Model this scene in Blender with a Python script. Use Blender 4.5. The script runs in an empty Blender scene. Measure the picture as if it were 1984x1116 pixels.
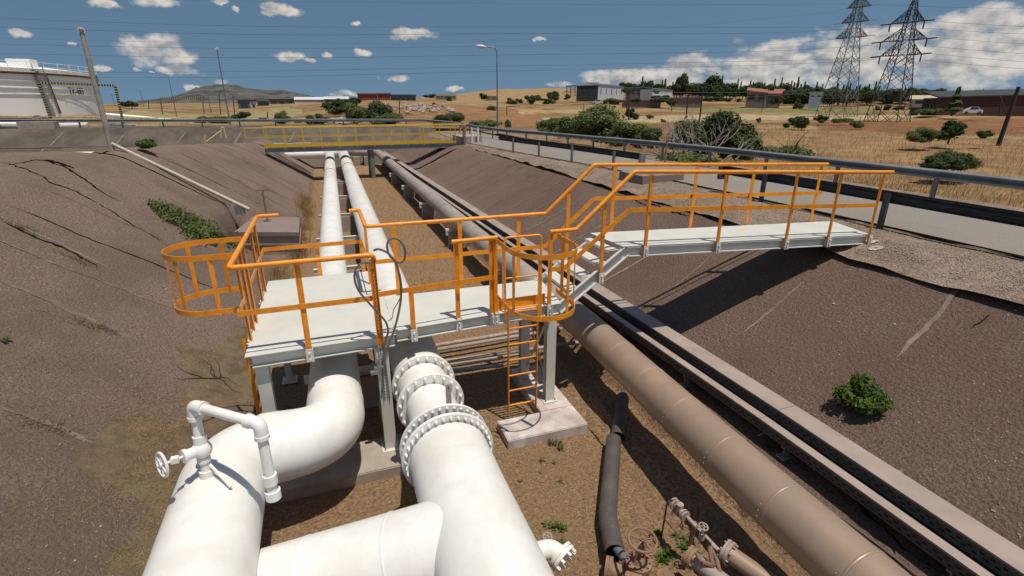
import bpy, bmesh, math, random
from mathutils import Vector, Matrix, noise
R_ = math.radians
sc = bpy.context.scene
rnd = random.Random(7)

# ------------------------------------------------------------------ camera
F_PX, PITCH, YAW, CZ = 1000.0, R_(20.0), R_(19.6), 4.65
PW, PH = 1984.0, 1116.0
cam_d = bpy.data.cameras.new('camera'); cam = bpy.data.objects.new('camera', cam_d)
sc.collection.objects.link(cam); sc.camera = cam
cam_d.sensor_width = 36.0; cam_d.lens = 36.0 * F_PX / PW
cam_d.clip_start = 0.05; cam_d.clip_end = 6000
cam.location = (0, 0, CZ); cam.rotation_euler = (math.pi / 2 - PITCH, 0, -YAW)

# ------------------------------------------------------------------ light
SUN = Vector((0.14, -0.28, 1.1)).normalized()
sun_el = math.asin(SUN.z); sun_az = math.atan2(SUN.x, SUN.y)
sd = bpy.data.lights.new('sun', 'SUN'); sd.energy = 4.2; sd.angle = R_(0.53); sd.color = (1.0, 0.93, 0.82)
so = bpy.data.objects.new('sun', sd); sc.collection.objects.link(so)
so.rotation_euler = SUN.to_track_quat('Z', 'Y').to_euler(); so.location = (0, 0, 60)
sc.view_settings.view_transform = 'Standard'; sc.view_settings.look = 'None'
sc.view_settings.exposure = -0.04; sc.view_settings.gamma = 1.0

# view geometry used to read real positions off the survey photograph
cF = Vector((math.sin(YAW) * math.cos(PITCH), math.cos(YAW) * math.cos(PITCH), -math.sin(PITCH)))
cR = Vector((math.cos(YAW), -math.sin(YAW), 0)); cU = cR.cross(cF); C0 = Vector((0, 0, CZ))
def ray(x, y): return cR * ((x - PW / 2) / F_PX) + cU * ((PH / 2 - y) / F_PX) + cF
def atz(x, y, z): d = ray(x, y); return C0 + d * ((z - CZ) / d.z)
def aty(x, y, Y): d = ray(x, y); return C0 + d * (Y / d.y)
def atd(x, y, D): d = ray(x, y); return C0 + d * (D / math.hypot(d.x, d.y))
def azel(x, y): d = ray(x, y).normalized(); return math.atan2(d.x, d.y), math.asin(d.z)

# ------------------------------------------------------------------ world
w = bpy.data.worlds.new('World'); sc.world = w; w.use_nodes = True
nt = w.node_tree; N = nt.nodes; L = nt.links; N.clear()
def nd(t, **k):
    n = N.new(t)
    for a, b in k.items(): setattr(n, a, b)
    return n
def math_(op, a, b=None, c=None, clamp=False):
    n = nd('ShaderNodeMath', operation=op, use_clamp=clamp)
    for i, v in enumerate((a, b, c)):
        if v is None: continue
        if isinstance(v, (int, float)): n.inputs[i].default_value = v
        else: L.new(v, n.inputs[i])
    return n.outputs[0]
def vmath(op, a, b):
    n = nd('ShaderNodeVectorMath', operation=op)
    for i, v in enumerate((a, b)):
        if v is None: continue
        if isinstance(v, tuple): n.inputs[i].default_value = v
        else: L.new(v, n.inputs[i])
    return n
SKY_STRENGTH = 0.078
sky = nd('ShaderNodeTexSky', sky_type='NISHITA', sun_disc=False, sun_elevation=sun_el, sun_rotation=sun_az,
         air_density=1.15, dust_density=0.25, ozone_density=1.2, altitude=60)
tc = nd('ShaderNodeTexCoord'); sep = nd('ShaderNodeSeparateXYZ'); L.new(tc.outputs['Generated'], sep.inputs[0])
lift = vmath('MULTIPLY', tc.outputs['Generated'], (1, 1, .9)); lift2 = vmath('ADD', lift.outputs[0], (0, 0, .30)); lift3 = nd('ShaderNodeVectorMath', operation='NORMALIZE'); L.new(lift2.outputs[0], lift3.inputs[0]); L.new(lift3.outputs[0], sky.inputs[0])
az = math_('ARCTAN2', sep.outputs[0], sep.outputs[1]); el = math_('ARCSINE', sep.outputs[2])
cmb = nd('ShaderNodeCombineXYZ'); L.new(az, cmb.inputs[0]); L.new(el, cmb.inputs[1])
# domain warp
nw = nd('ShaderNodeTexNoise'); nw.inputs['Scale'].default_value = 34; nw.inputs['Detail'].default_value = 5; nw.inputs['Roughness'].default_value = .62
L.new(cmb.outputs[0], nw.inputs['Vector'])
wv = vmath('SUBTRACT', nw.outputs['Color'], (.5, .5, .5)); wv2 = vmath('MULTIPLY', wv.outputs[0], (.032, .020, 0))
base = vmath('ADD', cmb.outputs[0], wv2.outputs[0]).outputs[0]
CL = [(290, 95, 70, 36), (255, 78, 32, 20), (345, 112, 50, 22), (350, 138, 48, 13), (38, 63, 26, 11), (135, 84, 14, 5), (200, 133, 15, 7), (205, 8, 50, 9),
      (300, 4, 55, 12), (560, 22, 34, 12), (530, 14, 36, 14), (520, 26, 22, 8), (430, 4, 24, 6), (455, 18, 10, 6), (688, 44, 12, 5), (800, 66, 50, 12), (770, 72, 24, 9), (566, 110, 34, 12), (600, 118, 18, 5),
      (636, 107, 17, 7), (704, 105, 24, 10), (767, 152, 27, 9), (378, 172, 26, 8), (430, 158, 18, 6), (660, 182, 36, 7), (880, 172, 22, 5), (1042, 76, 13, 4), (1085, 165, 34, 6), (266, 136, 12, 5),
      (1270, 158, 130, 34), (1180, 150, 55, 20), (1330, 130, 70, 26), (1480, 140, 170, 62), (1500, 100, 60, 34), (1640, 120, 170, 72), (1700, 70, 80, 30), (1850, 110, 230, 84), (2000, 90, 190, 80), (1900, 40, 160, 34), (2200, 60, 260, 120),
      (2700, 60, 300, 60), (-300, 60, 120, 40), (-700, 100, 300, 50)]
dmin = None
for (cx, cy, hw, hh) in CL:
    a, e = azel(cx, cy); a2, _ = azel(cx + hw, cy); _, e2 = azel(cx, cy - hh)
    v = vmath('SUBTRACT', base, (a, e, 0)); s = vmath('MULTIPLY', v.outputs[0], (1 / max(1e-3, abs(a2 - a)), 1 / max(1e-3, abs(e2 - e)), 0))
    ln = nd('ShaderNodeVectorMath', operation='LENGTH'); L.new(s.outputs[0], ln.inputs[0])
    dmin = ln.outputs['Value'] if dmin is None else math_('MINIMUM', dmin, ln.outputs['Value'])
def fbm(scale, off=0.0, detail=6, rough=.53):
    vv = vmath('MULTIPLY', cmb.outputs[0], (1.0, 1.7, 1)); vo = vmath('ADD', vv.outputs[0], (off * .3, off, 0))
    n = nd('ShaderNodeTexNoise'); n.inputs['Scale'].default_value = scale; n.inputs['Detail'].default_value = detail; n.inputs['Roughness'].default_value = rough
    L.new(vo.outputs[0], n.inputs['Vector']); return n.outputs['Fac']
n1 = fbm(22); n1u = fbm(22, .016); n2 = fbm(7, .4, 4, .5)
dens = math_('ADD', math_('SUBTRACT', 1.22, dmin), math_('MULTIPLY', math_('SUBTRACT', n1, .5), 1.75))
mr = nd('ShaderNodeMapRange', interpolation_type='SMOOTHSTEP'); L.new(dens, mr.inputs[0]); mr.inputs[1].default_value = .22; mr.inputs[2].default_value = .82
mr.inputs[4].default_value = 0.93
# cloud light: noise difference towards the sun, thicker parts greyer
lit = math_('ADD', math_('MULTIPLY', math_('SUBTRACT', n1, n1u), 4.0), math_('MULTIPLY', math_('SUBTRACT', n2, .5), 1.1))
lit = math_('ADD', lit, math_('SUBTRACT', .78, math_('MULTIPLY', math_('SUBTRACT', dens, .4), .42)), clamp=True)
ccol = nd('ShaderNodeMix', data_type='RGBA'); L.new(lit, ccol.inputs[0])
ccol.inputs[6].default_value = (4.0, 4.15, 4.4, 1); ccol.inputs[7].default_value = (9.3, 8.7, 7.9, 1)
mix = nd('ShaderNodeMix', data_type='RGBA'); L.new(mr.outputs[0], mix.inputs[0])
tint = nd('ShaderNodeMix', data_type='RGBA', blend_type='MULTIPLY'); tint.inputs[0].default_value = 1
L.new(sky.outputs[0], tint.inputs[6]); tint.inputs[7].default_value = (.93, 1.02, .96, 1)
L.new(tint.outputs[2], mix.inputs[6]); L.new(ccol.outputs[2], mix.inputs[7])
bg = nd('ShaderNodeBackground'); bg.inputs[1].default_value = SKY_STRENGTH; L.new(mix.outputs[2], bg.inputs[0])
wo = nd('ShaderNodeOutputWorld'); L.new(bg.outputs[0], wo.inputs[0])

# ------------------------------------------------------------------ materials
def mat(name, c1, c2=None, scale=3.0, rough=.7, metal=0.0, bump=0.0, bscale=30.0, detail=6, c3=None, c3scale=.6, c3amt=.5, transl=0.0, bdist=.02, vor=0.0, stretch=None, spec=.5, split=(.35, .65)):
    m = bpy.data.materials.new(name); m.use_nodes = True; t = m.node_tree; n = t.nodes; l = t.links
    p = n['Principled BSDF']; p.inputs['Roughness'].default_value = rough; p.inputs['Metallic'].default_value = metal
    p.inputs['Specular IOR Level'].default_value = spec
    g = n.new('ShaderNodeNewGeometry'); pos = g.outputs['Position']
    if stretch:
        mp = n.new('ShaderNodeMapping'); mp.inputs['Scale'].default_value = stretch; l.new(pos, mp.inputs[0]); pos = mp.outputs[0]
    def ns(s, d=detail, r=.6):
        q = n.new('ShaderNodeTexNoise'); q.inputs['Scale'].default_value = s; q.inputs['Detail'].default_value = d; q.inputs['Roughness'].default_value = r
        l.new(pos, q.inputs['Vector']); return q.outputs['Fac']
    if c2 is None: c2 = tuple(x * .8 for x in c1)
    r = n.new('ShaderNodeValToRGB'); r.color_ramp.elements[0].position = split[0]; r.color_ramp.elements[1].position = split[1]
    r.color_ramp.elements[0].color = (*c2, 1); r.color_ramp.elements[1].color = (*c1, 1)
    l.new(ns(scale), r.inputs[0]); col = r.outputs[0]
    if c3:
        k = n.new('ShaderNodeMapRange'); l.new(ns(c3scale, 5), k.inputs[0]); k.inputs[1].default_value = .45; k.inputs[2].default_value = .62; k.inputs[4].default_value = c3amt
        x = n.new('ShaderNodeMix'); x.data_type = 'RGBA'; l.new(k.outputs[0], x.inputs[0]); l.new(col, x.inputs[6]); x.inputs[7].default_value = (*c3, 1); col = x.outputs[2]
    if vor:
        vo = n.new('ShaderNodeTexVoronoi'); vo.inputs['Scale'].default_value = vor; l.new(pos, vo.inputs['Vector'])
        hs = n.new('ShaderNodeSeparateColor'); l.new(vo.outputs['Color'], hs.inputs[0])
        k = n.new('ShaderNodeMapRange'); l.new(hs.outputs[0], k.inputs[0]); k.inputs[3].default_value = .6; k.inputs[4].default_value = 1.35
        x = n.new('ShaderNodeMix'); x.data_type = 'RGBA'; x.blend_type = 'MULTIPLY'; x.inputs[0].default_value = 1; l.new(col, x.inputs[6]); l.new(k.outputs[0], x.inputs[7]); col = x.outputs[2]
    l.new(col, p.inputs['Base Color'])
    if bump:
        b = n.new('ShaderNodeBump'); b.inputs['Strength'].default_value = bump; b.inputs['Distance'].default_value = bdist
        if vor: l.new(vo.outputs['Distance'], b.inputs['Height'])
        else: l.new(ns(bscale, 8, .65), b.inputs['Height'])
        l.new(b.outputs[0], p.inputs['Normal'])
    if transl:
        tr = n.new('ShaderNodeBsdfTranslucent'); l.new(col, tr.inputs[0]); mx = n.new('ShaderNodeMixShader'); mx.inputs[0].default_value = transl
        l.new(p.outputs[0], mx.inputs[1]); l.new(tr.outputs[0], mx.inputs[2]); l.new(mx.outputs[0], n['Material Output'].inputs[0])
    return m
M = {}
M['white'] = mat('white_pipe_paint', (.83, .815, .775), (.77, .75, .70), 1.3, .42, c3=(.56, .50, .41), c3scale=3.1, c3amt=.24, bump=.10, bscale=14)
M['whitefar'] = mat('aged_white_paint', (.76, .73, .68), (.66, .62, .56), 2, .5, c3=(.5, .44, .36), c3amt=.3)
M['plat'] = mat('platform_grey_paint', (.63, .625, .565), (.585, .58, .52), 2.2, .45, c3=(.45, .43, .37), c3scale=2.4, c3amt=.18)
M['orange'] = mat('orange_paint', (.90, .325, .012), (.82, .28, .012), 4, .42, c3=(.52, .16, .03), c3scale=9, c3amt=.4)
M['yellow'] = mat('yellow_paint', (.70, .42, .02), (.60, .35, .03), 4, .5, c3=(.36, .25, .08), c3scale=4, c3amt=.35)
M['paleyellow'] = mat('faded_yellow_paint', (.62, .50, .22), (.5, .4, .2), 4, .6)
M['tan'] = mat('tan_cladding_metal', (.41, .295, .205), (.335, .24, .17), 2.2, .48, .25, c3=(.33, .24, .18), c3scale=1.7, c3amt=.5, bump=.1, bscale=4)
M['tandull'] = mat('dusty_pipe_paint', (.34, .28, .235), (.27, .22, .185), 3, .65, c3=(.42, .37, .33), c3scale=1.2, c3amt=.5)
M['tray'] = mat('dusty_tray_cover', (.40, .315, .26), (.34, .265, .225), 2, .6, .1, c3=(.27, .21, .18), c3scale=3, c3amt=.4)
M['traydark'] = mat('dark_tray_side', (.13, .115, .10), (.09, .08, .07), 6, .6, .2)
M['galv'] = mat('galvanised_steel', (.36, .37, .38), (.29, .30, .31), 5, .45, .55, c3=(.22, .21, .2), c3scale=3, c3amt=.4)
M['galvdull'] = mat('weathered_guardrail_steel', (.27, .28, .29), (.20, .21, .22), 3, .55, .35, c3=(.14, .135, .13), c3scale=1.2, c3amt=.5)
M['shaderail'] = mat('guardrail_back_painted_shade', (.06, .062, .065), (.045, .046, .05), 3, .6, .2, c3=(.1, .095, .09), c3scale=1.5, c3amt=.4)  # guardrail steel darkened: the shade on its back is put into the colour
M['concrete'] = mat('concrete', (.40, .345, .285), (.33, .28, .23), 4, .85, bump=.3, bscale=25, c3=(.24, .2, .165), c3scale=1.6, c3amt=.5)
M['pinkconc'] = mat('reddish_concrete', (.27, .20, .175), (.22, .165, .145), 4, .85, bump=.3, bscale=25, c3=(.17, .13, .11), c3scale=2, c3amt=.4)
M['padpaint'] = mat('paint_splashed_concrete', (.66, .60, .56), (.44, .36, .33), 2.5, .8, bump=.2, bscale=30, c3=(.30, .24, .215), c3scale=2.6, c3amt=.6)
M['slopeR'] = mat('sprayed_bitumen_right', (.290, .198, .154), (.135, .091, .071), 36, .95, split=(.36, .66), bump=1.0, bscale=24, bdist=.08, c3=(.170, .105, .082), c3scale=.30, c3amt=.8, spec=.12, detail=10)
M['slopeL'] = mat('sprayed_bitumen_left', (.325, .230, .186), (.160, .112, .090), 34, .95, split=(.36, .66), bump=1.0, bscale=22, bdist=.07, c3=(.150, .118, .086), c3scale=.45, c3amt=.7, spec=.12, detail=10)
M['bank'] = mat('old_slope_panels', (.120, .100, .082), (.082, .069, .057), 1.0, .95, bump=.6, bscale=6, bdist=.05, c3=(.155, .13, .10), c3scale=.25, c3amt=.6, spec=.15)
M['joint'] = mat('mortar_joint', (.26, .19, .15), (.18, .13, .10), 6, .95, bump=.5, bscale=30, c3=(.12, .09, .077), c3scale=2.2, c3amt=.8)
M['crack'] = mat('open_crack', (.016, .012, .010), (.010, .008, .007), 6, 1.0, spec=0)
M['soil'] = mat('dry_soil_mulch', (.46, .305, .18), (.175, .103, .06), 22, .95, bump=1.0, bscale=30, bdist=.07, c3=(.30, .195, .105), c3scale=.6, c3amt=.6, spec=.1, detail=10)
M['gravel'] = mat('pink_gravel', (.34, .255, .20), (.21, .155, .12), 2, .95, bump=.8, vor=48, bdist=.03, c3=(.23, .17, .10), c3scale=.7, c3amt=.6, spec=.15)
M['road'] = mat('pale_road_surface', (.285, .255, .22), (.215, .19, .165), 40, .95, bump=.4, bscale=60, c3=(.22, .19, .155), c3scale=.5, c3amt=.5, spec=.15)
M['field'] = mat('dry_grass_field', (.37, .27, .135), (.22, .14, .068), .22, .95, bump=.9, bscale=3, bdist=.2, c3=(.175, .085, .042), c3scale=.05, c3amt=.9, spec=.1, detail=10, stretch=(1, 1.6, 1))
M['straw'] = mat('straw', (.50, .34, .17), (.30, .17, .075), 12, .9, transl=.2)
M['drygrass'] = mat('dry_grass_blades', (.36, .23, .10), (.16, .085, .038), .5, .9, transl=.25)
M['leaf'] = mat('green_leaves', (.13, .20, .030), (.06, .10, .018), 5, .6, transl=.3, spec=.3)
M['leafolive'] = mat('olive_leaves', (.17, .21, .07), (.085, .10, .036), 4, .7, transl=.28, spec=.2)
M['leafdark'] = mat('dark_leaves', (.085, .112, .036), (.038, .056, .020), 2.5, .7, transl=.2, spec=.2)
M['leafgrey'] = mat('grey_green_leaves', (.16, .17, .09), (.09, .10, .05), 6, .75, transl=.25)
M['bright'] = mat('fresh_leaves', (.11, .20, .03), (.06, .12, .02), 7, .55, transl=.35)
M['bark'] = mat('bark', (.16, .12, .09), (.09, .07, .05), 8, .9)
M['palebark'] = mat('bare_pale_branches', (.42, .36, .30), (.3, .25, .2), 8, .9)
M['wood'] = mat('dark_timber', (.06, .042, .033), (.035, .026, .02), 5, .9)
M['rust'] = mat('rusty_iron', (.25, .145, .095), (.17, .10, .07), 12, .8, bump=.3, bscale=50, c3=(.33, .20, .11), c3scale=5, c3amt=.6)
M['pinkpaint'] = mat('dusty_pink_paint', (.44, .36, .31), (.33, .25, .21), 14, .7, c3=(.24, .16, .12), c3scale=9, c3amt=.5)
M['black'] = mat('black_plastic', (.105, .092, .086), (.075, .066, .062), 4, .5)
M['blackin'] = mat('dark_inside', (.006, .006, .006), None, 4, .9)
M['cable'] = mat('grey_brown_cable', (.16, .125, .11), (.12, .095, .085), 8, .5)
M['wire'] = mat('power_cable', (.05, .055, .065), (.04, .044, .05), 1, .6)
M['pylon'] = mat('pylon_steel', (.085, .085, .08), (.055, .055, .052), 1, .6, .3)
M['pylonlight'] = mat('pale_pylon_steel', (.17, .175, .17), (.12, .125, .12), 1, .6, .3)
M['tank'] = mat('white_tank_paint', (.90, .89, .86), (.86, .85, .82), .15, .5)
M['brick'] = mat('red_brick_wall', (.26, .075, .048), (.21, .06, .042), .4, .9)
M['darkred'] = mat('dark_red_cladding', (.085, .034, .027), (.06, .026, .022), .3, .85, stretch=(1, 1, 6))
M['greyclad'] = mat('grey_cladding', (.13, .14, .15), (.10, .11, .12), .4, .7)
M['whiteclad'] = mat('white_cladding', (.62, .65, .68), (.52, .55, .58), .3, .6)
M['darkroof'] = mat('dark_roof', (.045, .048, .05), (.03, .033, .035), .5, .8)
M['redroof'] = mat('red_tile_roof', (.34, .12, .08), (.26, .09, .065), 1, .85)
M['cream'] = mat('cream_render', (.52, .42, .30), (.44, .35, .25), .5, .85)
M['pinkwall'] = mat('pinkish_wall', (.27, .19, .165), (.2, .14, .125), .3, .9)
M['rock'] = mat('pale_rock', (.42, .36, .29), (.28, .23, .18), 1.5, .95, bump=.4, bscale=4)
M['mount'] = mat('rocky_mountain', (.12, .112, .10), (.034, .040, .032), .035, .95, c3=(.15, .13, .105), c3scale=.014, c3amt=.5, detail=14, split=(.45, .55), bump=1.0, bscale=.05, bdist=12)
M['pebble'] = mat('pebbles', (.46, .37, .30), (.19, .14, .11), 21, .9)
M['glass'] = mat('window_glass', (.03, .04, .05), None, 1, .15)
M['yb'] = mat('chevron_yellow', (.45, .38, .16), (.36, .30, .13), 3, .7)
M['blk'] = mat('chevron_black', (.012, .012, .013), None, 3, .7)
M['letter'] = mat('black_lettering', (.02, .02, .022), None, 3, .6)
M['tankband'] = mat('red_brown_pipe', (.20, .055, .035), (.16, .045, .03), 1, .6)
M['lampwhite'] = mat('lamp_housing', (.6, .62, .62), (.5, .52, .52), 3, .4)
M['greypole'] = mat('grey_concrete_pole', (.42, .40, .32), (.32, .30, .24), 6, .85, c3=(.17, .165, .13), c3scale=3, c3amt=.6)
M['creampipe'] = mat('cream_pipe', (.50, .45, .36), (.42, .375, .30), 4, .6, c3=(.32, .28, .21), c3scale=5, c3amt=.4)
M['metalpole'] = mat('grey_metal_pole', (.20, .21, .22), (.16, .165, .175), 4, .5, .3)
M['weedsoil'] = mat('earth_spill', (.235, .165, .105), (.135, .094, .064), 5, .95, bump=1.0, bscale=22, bdist=.06, c3=(.19, .165, .09), c3scale=1.1, c3amt=.7, spec=.1, detail=10)

# ------------------------------------------------------------------ mesh builder
class MB:
    def __init__(s): s.v = []; s.f = []
    def add(s, vs, fs):
        b = len(s.v); s.v.extend(tuple(v) for v in vs); s.f.extend(tuple(i + b for i in f) for f in fs); return s
    def box(s, c, d, mtx=None):
        x, y, z = d[0] / 2, d[1] / 2, d[2] / 2; c = Vector(c)
        vs = [Vector((a, b, e)) for a in (-x, x) for b in (-y, y) for e in (-z, z)]
        if mtx: vs = [mtx @ v for v in vs]
        return s.add([c + v for v in vs], [(0, 1, 3, 2), (4, 6, 7, 5), (0, 4, 5, 1), (2, 3, 7, 6), (0, 2, 6, 4), (1, 5, 7, 3)])
    def beam(s, a, b, wd, ht, up=(0, 0, 1)):
        a = Vector(a); b = Vector(b); t = (b - a); ln = t.length
        if ln < 1e-6: return s
        t.normalize(); up = Vector(up)
        if abs(t.dot(up)) > .99: up = Vector((1, 0, 0)) if abs(t.x) < .9 else Vector((0, 1, 0))
        sd_ = t.cross(up).normalized(); u = sd_.cross(t).normalized()
        vs = [p + sd_ * (i * wd / 2) + u * (j * ht / 2) for p in (a, b) for (i, j) in ((-1, -1), (1, -1), (1, 1), (-1, 1))]
        return s.add(vs, [(0, 3, 2, 1), (4, 5, 6, 7), (0, 1, 5, 4), (1, 2, 6, 5), (2, 3, 7, 6), (3, 0, 4, 7)])
    def prof(s, a, b, pts, up=(0, 0, 1)):
        # closed profile polygon (side, up) extruded from a to b
        a = Vector(a); b = Vector(b); t = (b - a).normalized(); up = Vector(up)
        if abs(t.dot(up)) > .99: up = Vector((0, 1, 0))
        sd_ = t.cross(up).normalized(); u = sd_.cross(t).normalized(); n = len(pts)
        vs = [p + sd_ * i + u * j for p in (a, b) for (i, j) in pts]
        return s.add(vs, [tuple(range(n - 1, -1, -1)), tuple(range(n, 2 * n))] + [(k, (k + 1) % n, n + (k + 1) % n, n + k) for k in range(n)])
    def hbeam(s, a, b, wd, ht, tf=.012, tw=.008, up=(0, 0, 1)):
        h = ht / 2; x = wd / 2; q = tw / 2
        return s.prof(a, b, [(-x, -h), (x, -h), (x, -h + tf), (q, -h + tf), (q, h - tf), (x, h - tf), (x, h), (-x, h), (-x, h - tf), (-q, h - tf), (-q, -h + tf), (-x, -h + tf)], up)
    def tube(s, pts, r, n=12, cap=True, closed=False):
        pts = [Vector(p) for p in pts]; m = len(pts); rs = r if isinstance(r, (list, tuple)) else [r] * m
        rings = []; u = None
        for i in range(m):
            if closed: t = pts[(i + 1) % m] - pts[i - 1]
            elif i == 0: t = pts[1] - pts[0]
            elif i == m - 1: t = pts[-1] - pts[-2]
            else: t = (pts[i + 1] - pts[i]).normalized() + (pts[i] - pts[i - 1]).normalized()
            t.normalize()
            if u is None:
                u = Vector((0, 0, 1)) if abs(t.z) < .9 else Vector((0, 1, 0))
            u = (u - t * u.dot(t)).normalized(); b = t.cross(u)
            k = 1.0
            rings.append([pts[i] + (u * math.cos(2 * math.pi * j / n) + b * math.sin(2 * math.pi * j / n)) * rs[i] * k for j in range(n)])
        vs = [v for rg in rings for v in rg]; fs = []
        for i in range(m if closed else m - 1):
            i2 = (i + 1) % m
            for j in range(n): fs.append((i * n + j, i * n + (j + 1) % n, i2 * n + (j + 1) % n, i2 * n + j))
        if cap and not closed: fs.append(tuple(range(n - 1, -1, -1))); fs.append(tuple((m - 1) * n + j for j in range(n)))
        return s.add(vs, fs)
    def lathe(s, c, axis, prof_, n=32):
        # prof_: list of (along, radius) revolved about axis through c ; open ends closed if radius>0
        axis = Vector(axis).normalized(); c = Vector(c)
        pts = [c + axis * a for a, _ in prof_]
        u = Vector((0, 0, 1)) if abs(axis.z) < .9 else Vector((0, 1, 0)); u = (u - axis * u.dot(axis)).normalized(); b = axis.cross(u)
        vs = []; m = len(prof_)
        for i in range(m):
            for j in range(n):
                th = 2 * math.pi * j / n; vs.append(pts[i] + (u * math.cos(th) + b * math.sin(th)) * max(prof_[i][1], 1e-4))
        fs = [(i * n + j, i * n + (j + 1) % n, (i + 1) * n + (j + 1) % n, (i + 1) * n + j) for i in range(m - 1) for j in range(n)]
        fs.append(tuple(range(n - 1, -1, -1))); fs.append(tuple((m - 1) * n + j for j in range(n)))
        return s.add(vs, fs)
    def ring(s, c, axis, R, r, n=28, m=8):
        axis = Vector(axis).normalized(); u = Vector((0, 0, 1)) if abs(axis.z) < .9 else Vector((1, 0, 0)); u = (u - axis * u.dot(axis)).normalized(); b = axis.cross(u)
        return s.tube([Vector(c) + (u * math.cos(2 * math.pi * i / n) + b * math.sin(2 * math.pi * i / n)) * R for i in range(n)], r, m, closed=True)
    def sphere(s, c, r, n=10, m=7, sc_=(1, 1, 1)):
        vs = []; c = Vector(c)
        for i in range(m + 1):
            ph = math.pi * i / m
            for j in range(n):
                th = 2 * math.pi * j / n; vs.append(c + Vector((math.sin(ph) * math.cos(th) * r * sc_[0], math.sin(ph) * math.sin(th) * r * sc_[1], math.cos(ph) * r * sc_[2])))
        return s.add(vs, [(i * n + j, (i + 1) * n + j, (i + 1) * n + (j + 1) % n, i * n + (j + 1) % n) for i in range(m) for j in range(n)])
    def mesh(s, name, material, smooth=False, flip=False):
        me = bpy.data.meshes.new(name); me.from_pydata(s.v, [], s.f); me.materials.append(material)
        bm = bmesh.new(); bm.from_mesh(me); bmesh.ops.recalc_face_normals(bm, faces=bm.faces)
        if smooth:
            for f in bm.faces: f.smooth = True
            for e in bm.edges:
                if len(e.link_faces) == 2 and e.calc_face_angle(0) > .62: e.smooth = False
        bm.to_mesh(me); bm.free(); me.update(); return me
def obj(name, mb, material, parent=None, smooth=False, label=None, raw=False):
    if isinstance(mb, MB):
        if raw:
            me = bpy.data.meshes.new(name); me.from_pydata(mb.v, [], mb.f); me.materials.append(material)
        else: me = mb.mesh(name, material, smooth)
    else: me = mb
    o = bpy.data.objects.new(name, me); sc.collection.objects.link(o)
    if parent:
        root = parent
        while root.parent: root = root.parent
        o.parent = parent
        if parent.type == 'EMPTY' and not parent.get('_local'): o.location = -Vector(parent.location)
    if label: o['label'] = label
    return o
def thing(name, label, cat, loc=(0, 0, 0), group=None, local=False, rz=0):
    o = bpy.data.objects.new(name, None); sc.collection.objects.link(o); o.location = loc; o.rotation_euler[2] = rz; o.empty_display_size = .2
    o['label'] = label; o['category'] = cat
    if group: o['group'] = group
    if local: o['_local'] = 1
    return o
def tag(o, label, cat, group=None):
    o['label'] = label; o['category'] = cat
    if group: o['group'] = group
    return o
def struct(o): o['kind'] = 'structure'; return o
def copy_tree(o, parent=None):
    c = o.copy(); sc.collection.objects.link(c)
    if parent: c.parent = parent
    for ch in list(o.children): copy_tree(ch, c)
    return c
def fb(x, y, s, o=4, seed=0.0): return noise.fractal(Vector((x * s + seed, y * s - seed, seed * .7)), 1.0, 2.0, o)

# ------------------------------------------------------------------ site surfaces
def lerp(a, b, t): return a + (b - a) * t
def tab(t, x):
    if x <= t[0][0]: return t[0][1]
    for (a, b), (c, d) in zip(t, t[1:]):
        if x <= c: return lerp(b, d, (x - a) / (c - a))
    return t[-1][1]
TOE_L = [(0, 2.25), (6, 2.1), (10, 1.85), (14, 1.55), (21, 1.0), (30, .75), (45, .7)]
def crestL_x(y): return 8.2 if y < 0 else tab([(0, 7.4), (19.2, 6.0), (38, 3.9), (46, 3.6)], y)
def nL(x, y): return .055 * fb(x, y, .6, 5, 3.1) + .012 * fb(x, y, 4, 3, 9)
def zL0(x, y):
    toe = tab(TOE_L, y); z = .655 * (-x - toe); zc = .655 * (crestL_x(y) - toe)
    if z > zc - .25:
        k = z - (zc - .25); z = zc - .25 + .30 * (1 - math.exp(-k / .35)) + .012 * k
    return z + nL(x, y)
def zL(x, y):
    z = zL0(x, y)
    if 16.0 < y < 20.4 and x > -3.2: k = min(1, (y - 16.0) / .4, (20.4 - y) / .4, (x + 3.2) / .3); z = lerp(z, min(z, .06), max(0, k))
    return z
def zcR(y): return tab([(-20, 2.33), (8, 2.30), (20, 2.22), (34, 2.02), (46, 2.0)], y)
def nR(x, y): return .045 * fb(x, y, .55, 5, 17) + .012 * fb(x, y, 4, 3, 29)
def zR(x, y):
    z = tab([(3.9, -.45), (4.14, 0), (4.46, .58), (5.5, .74), (12, 3.73)], x + .05 * fb(0, y, .9, 4, 31)); zc = zcR(y)
    if z > zc - .25:
        k = z - (zc - .25); z = zc - .25 + .25 * (1 - math.exp(-k / .30))
    return z + nR(x, y)
def hit(px, py, fn, z0=0.0, z1=3.6):
    d = ray(px, py); lo = None; n = 900; prev = None
    for i in range(1, 2400):
        t = i * .03; p = C0 + d * t
        if p.z < fn(p.x, p.y): return Vector((p.x, p.y, fn(p.x, p.y)))
    return C0 + d * 60
def surf(fn, xs, ys, name, material):
    mb = MB(); nx, ny = len(xs), len(ys)
    vs = [(x, y, fn(x, y)) for y in ys for x in xs]
    fs = [(j * nx + i, j * nx + i + 1, (j + 1) * nx + i + 1, (j + 1) * nx + i) for j in range(ny - 1) for i in range(nx - 1)]
    mb.add(vs, fs); me = bpy.data.meshes.new(name); me.from_pydata(mb.v, [], mb.f); me.materials.append(material)
    for p in me.polygons: p.use_smooth = True
    o = bpy.data.objects.new(name, me); sc.collection.objects.link(o); return struct(o)
def rng(a, b, s): n = max(1, int(round((b - a) / s))); return [a + (b - a) * i / n for i in range(n + 1)]
ysN = rng(-8, 16, .14) + rng(16, 48, .4)[1:]
left_bank = surf(zL, rng(-34, -9, 1.2) + rng(-9, 0.2, .13)[1:], [y for y in ysN if y <= 19.3], 'left_embankment', M['slopeL'])
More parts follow.
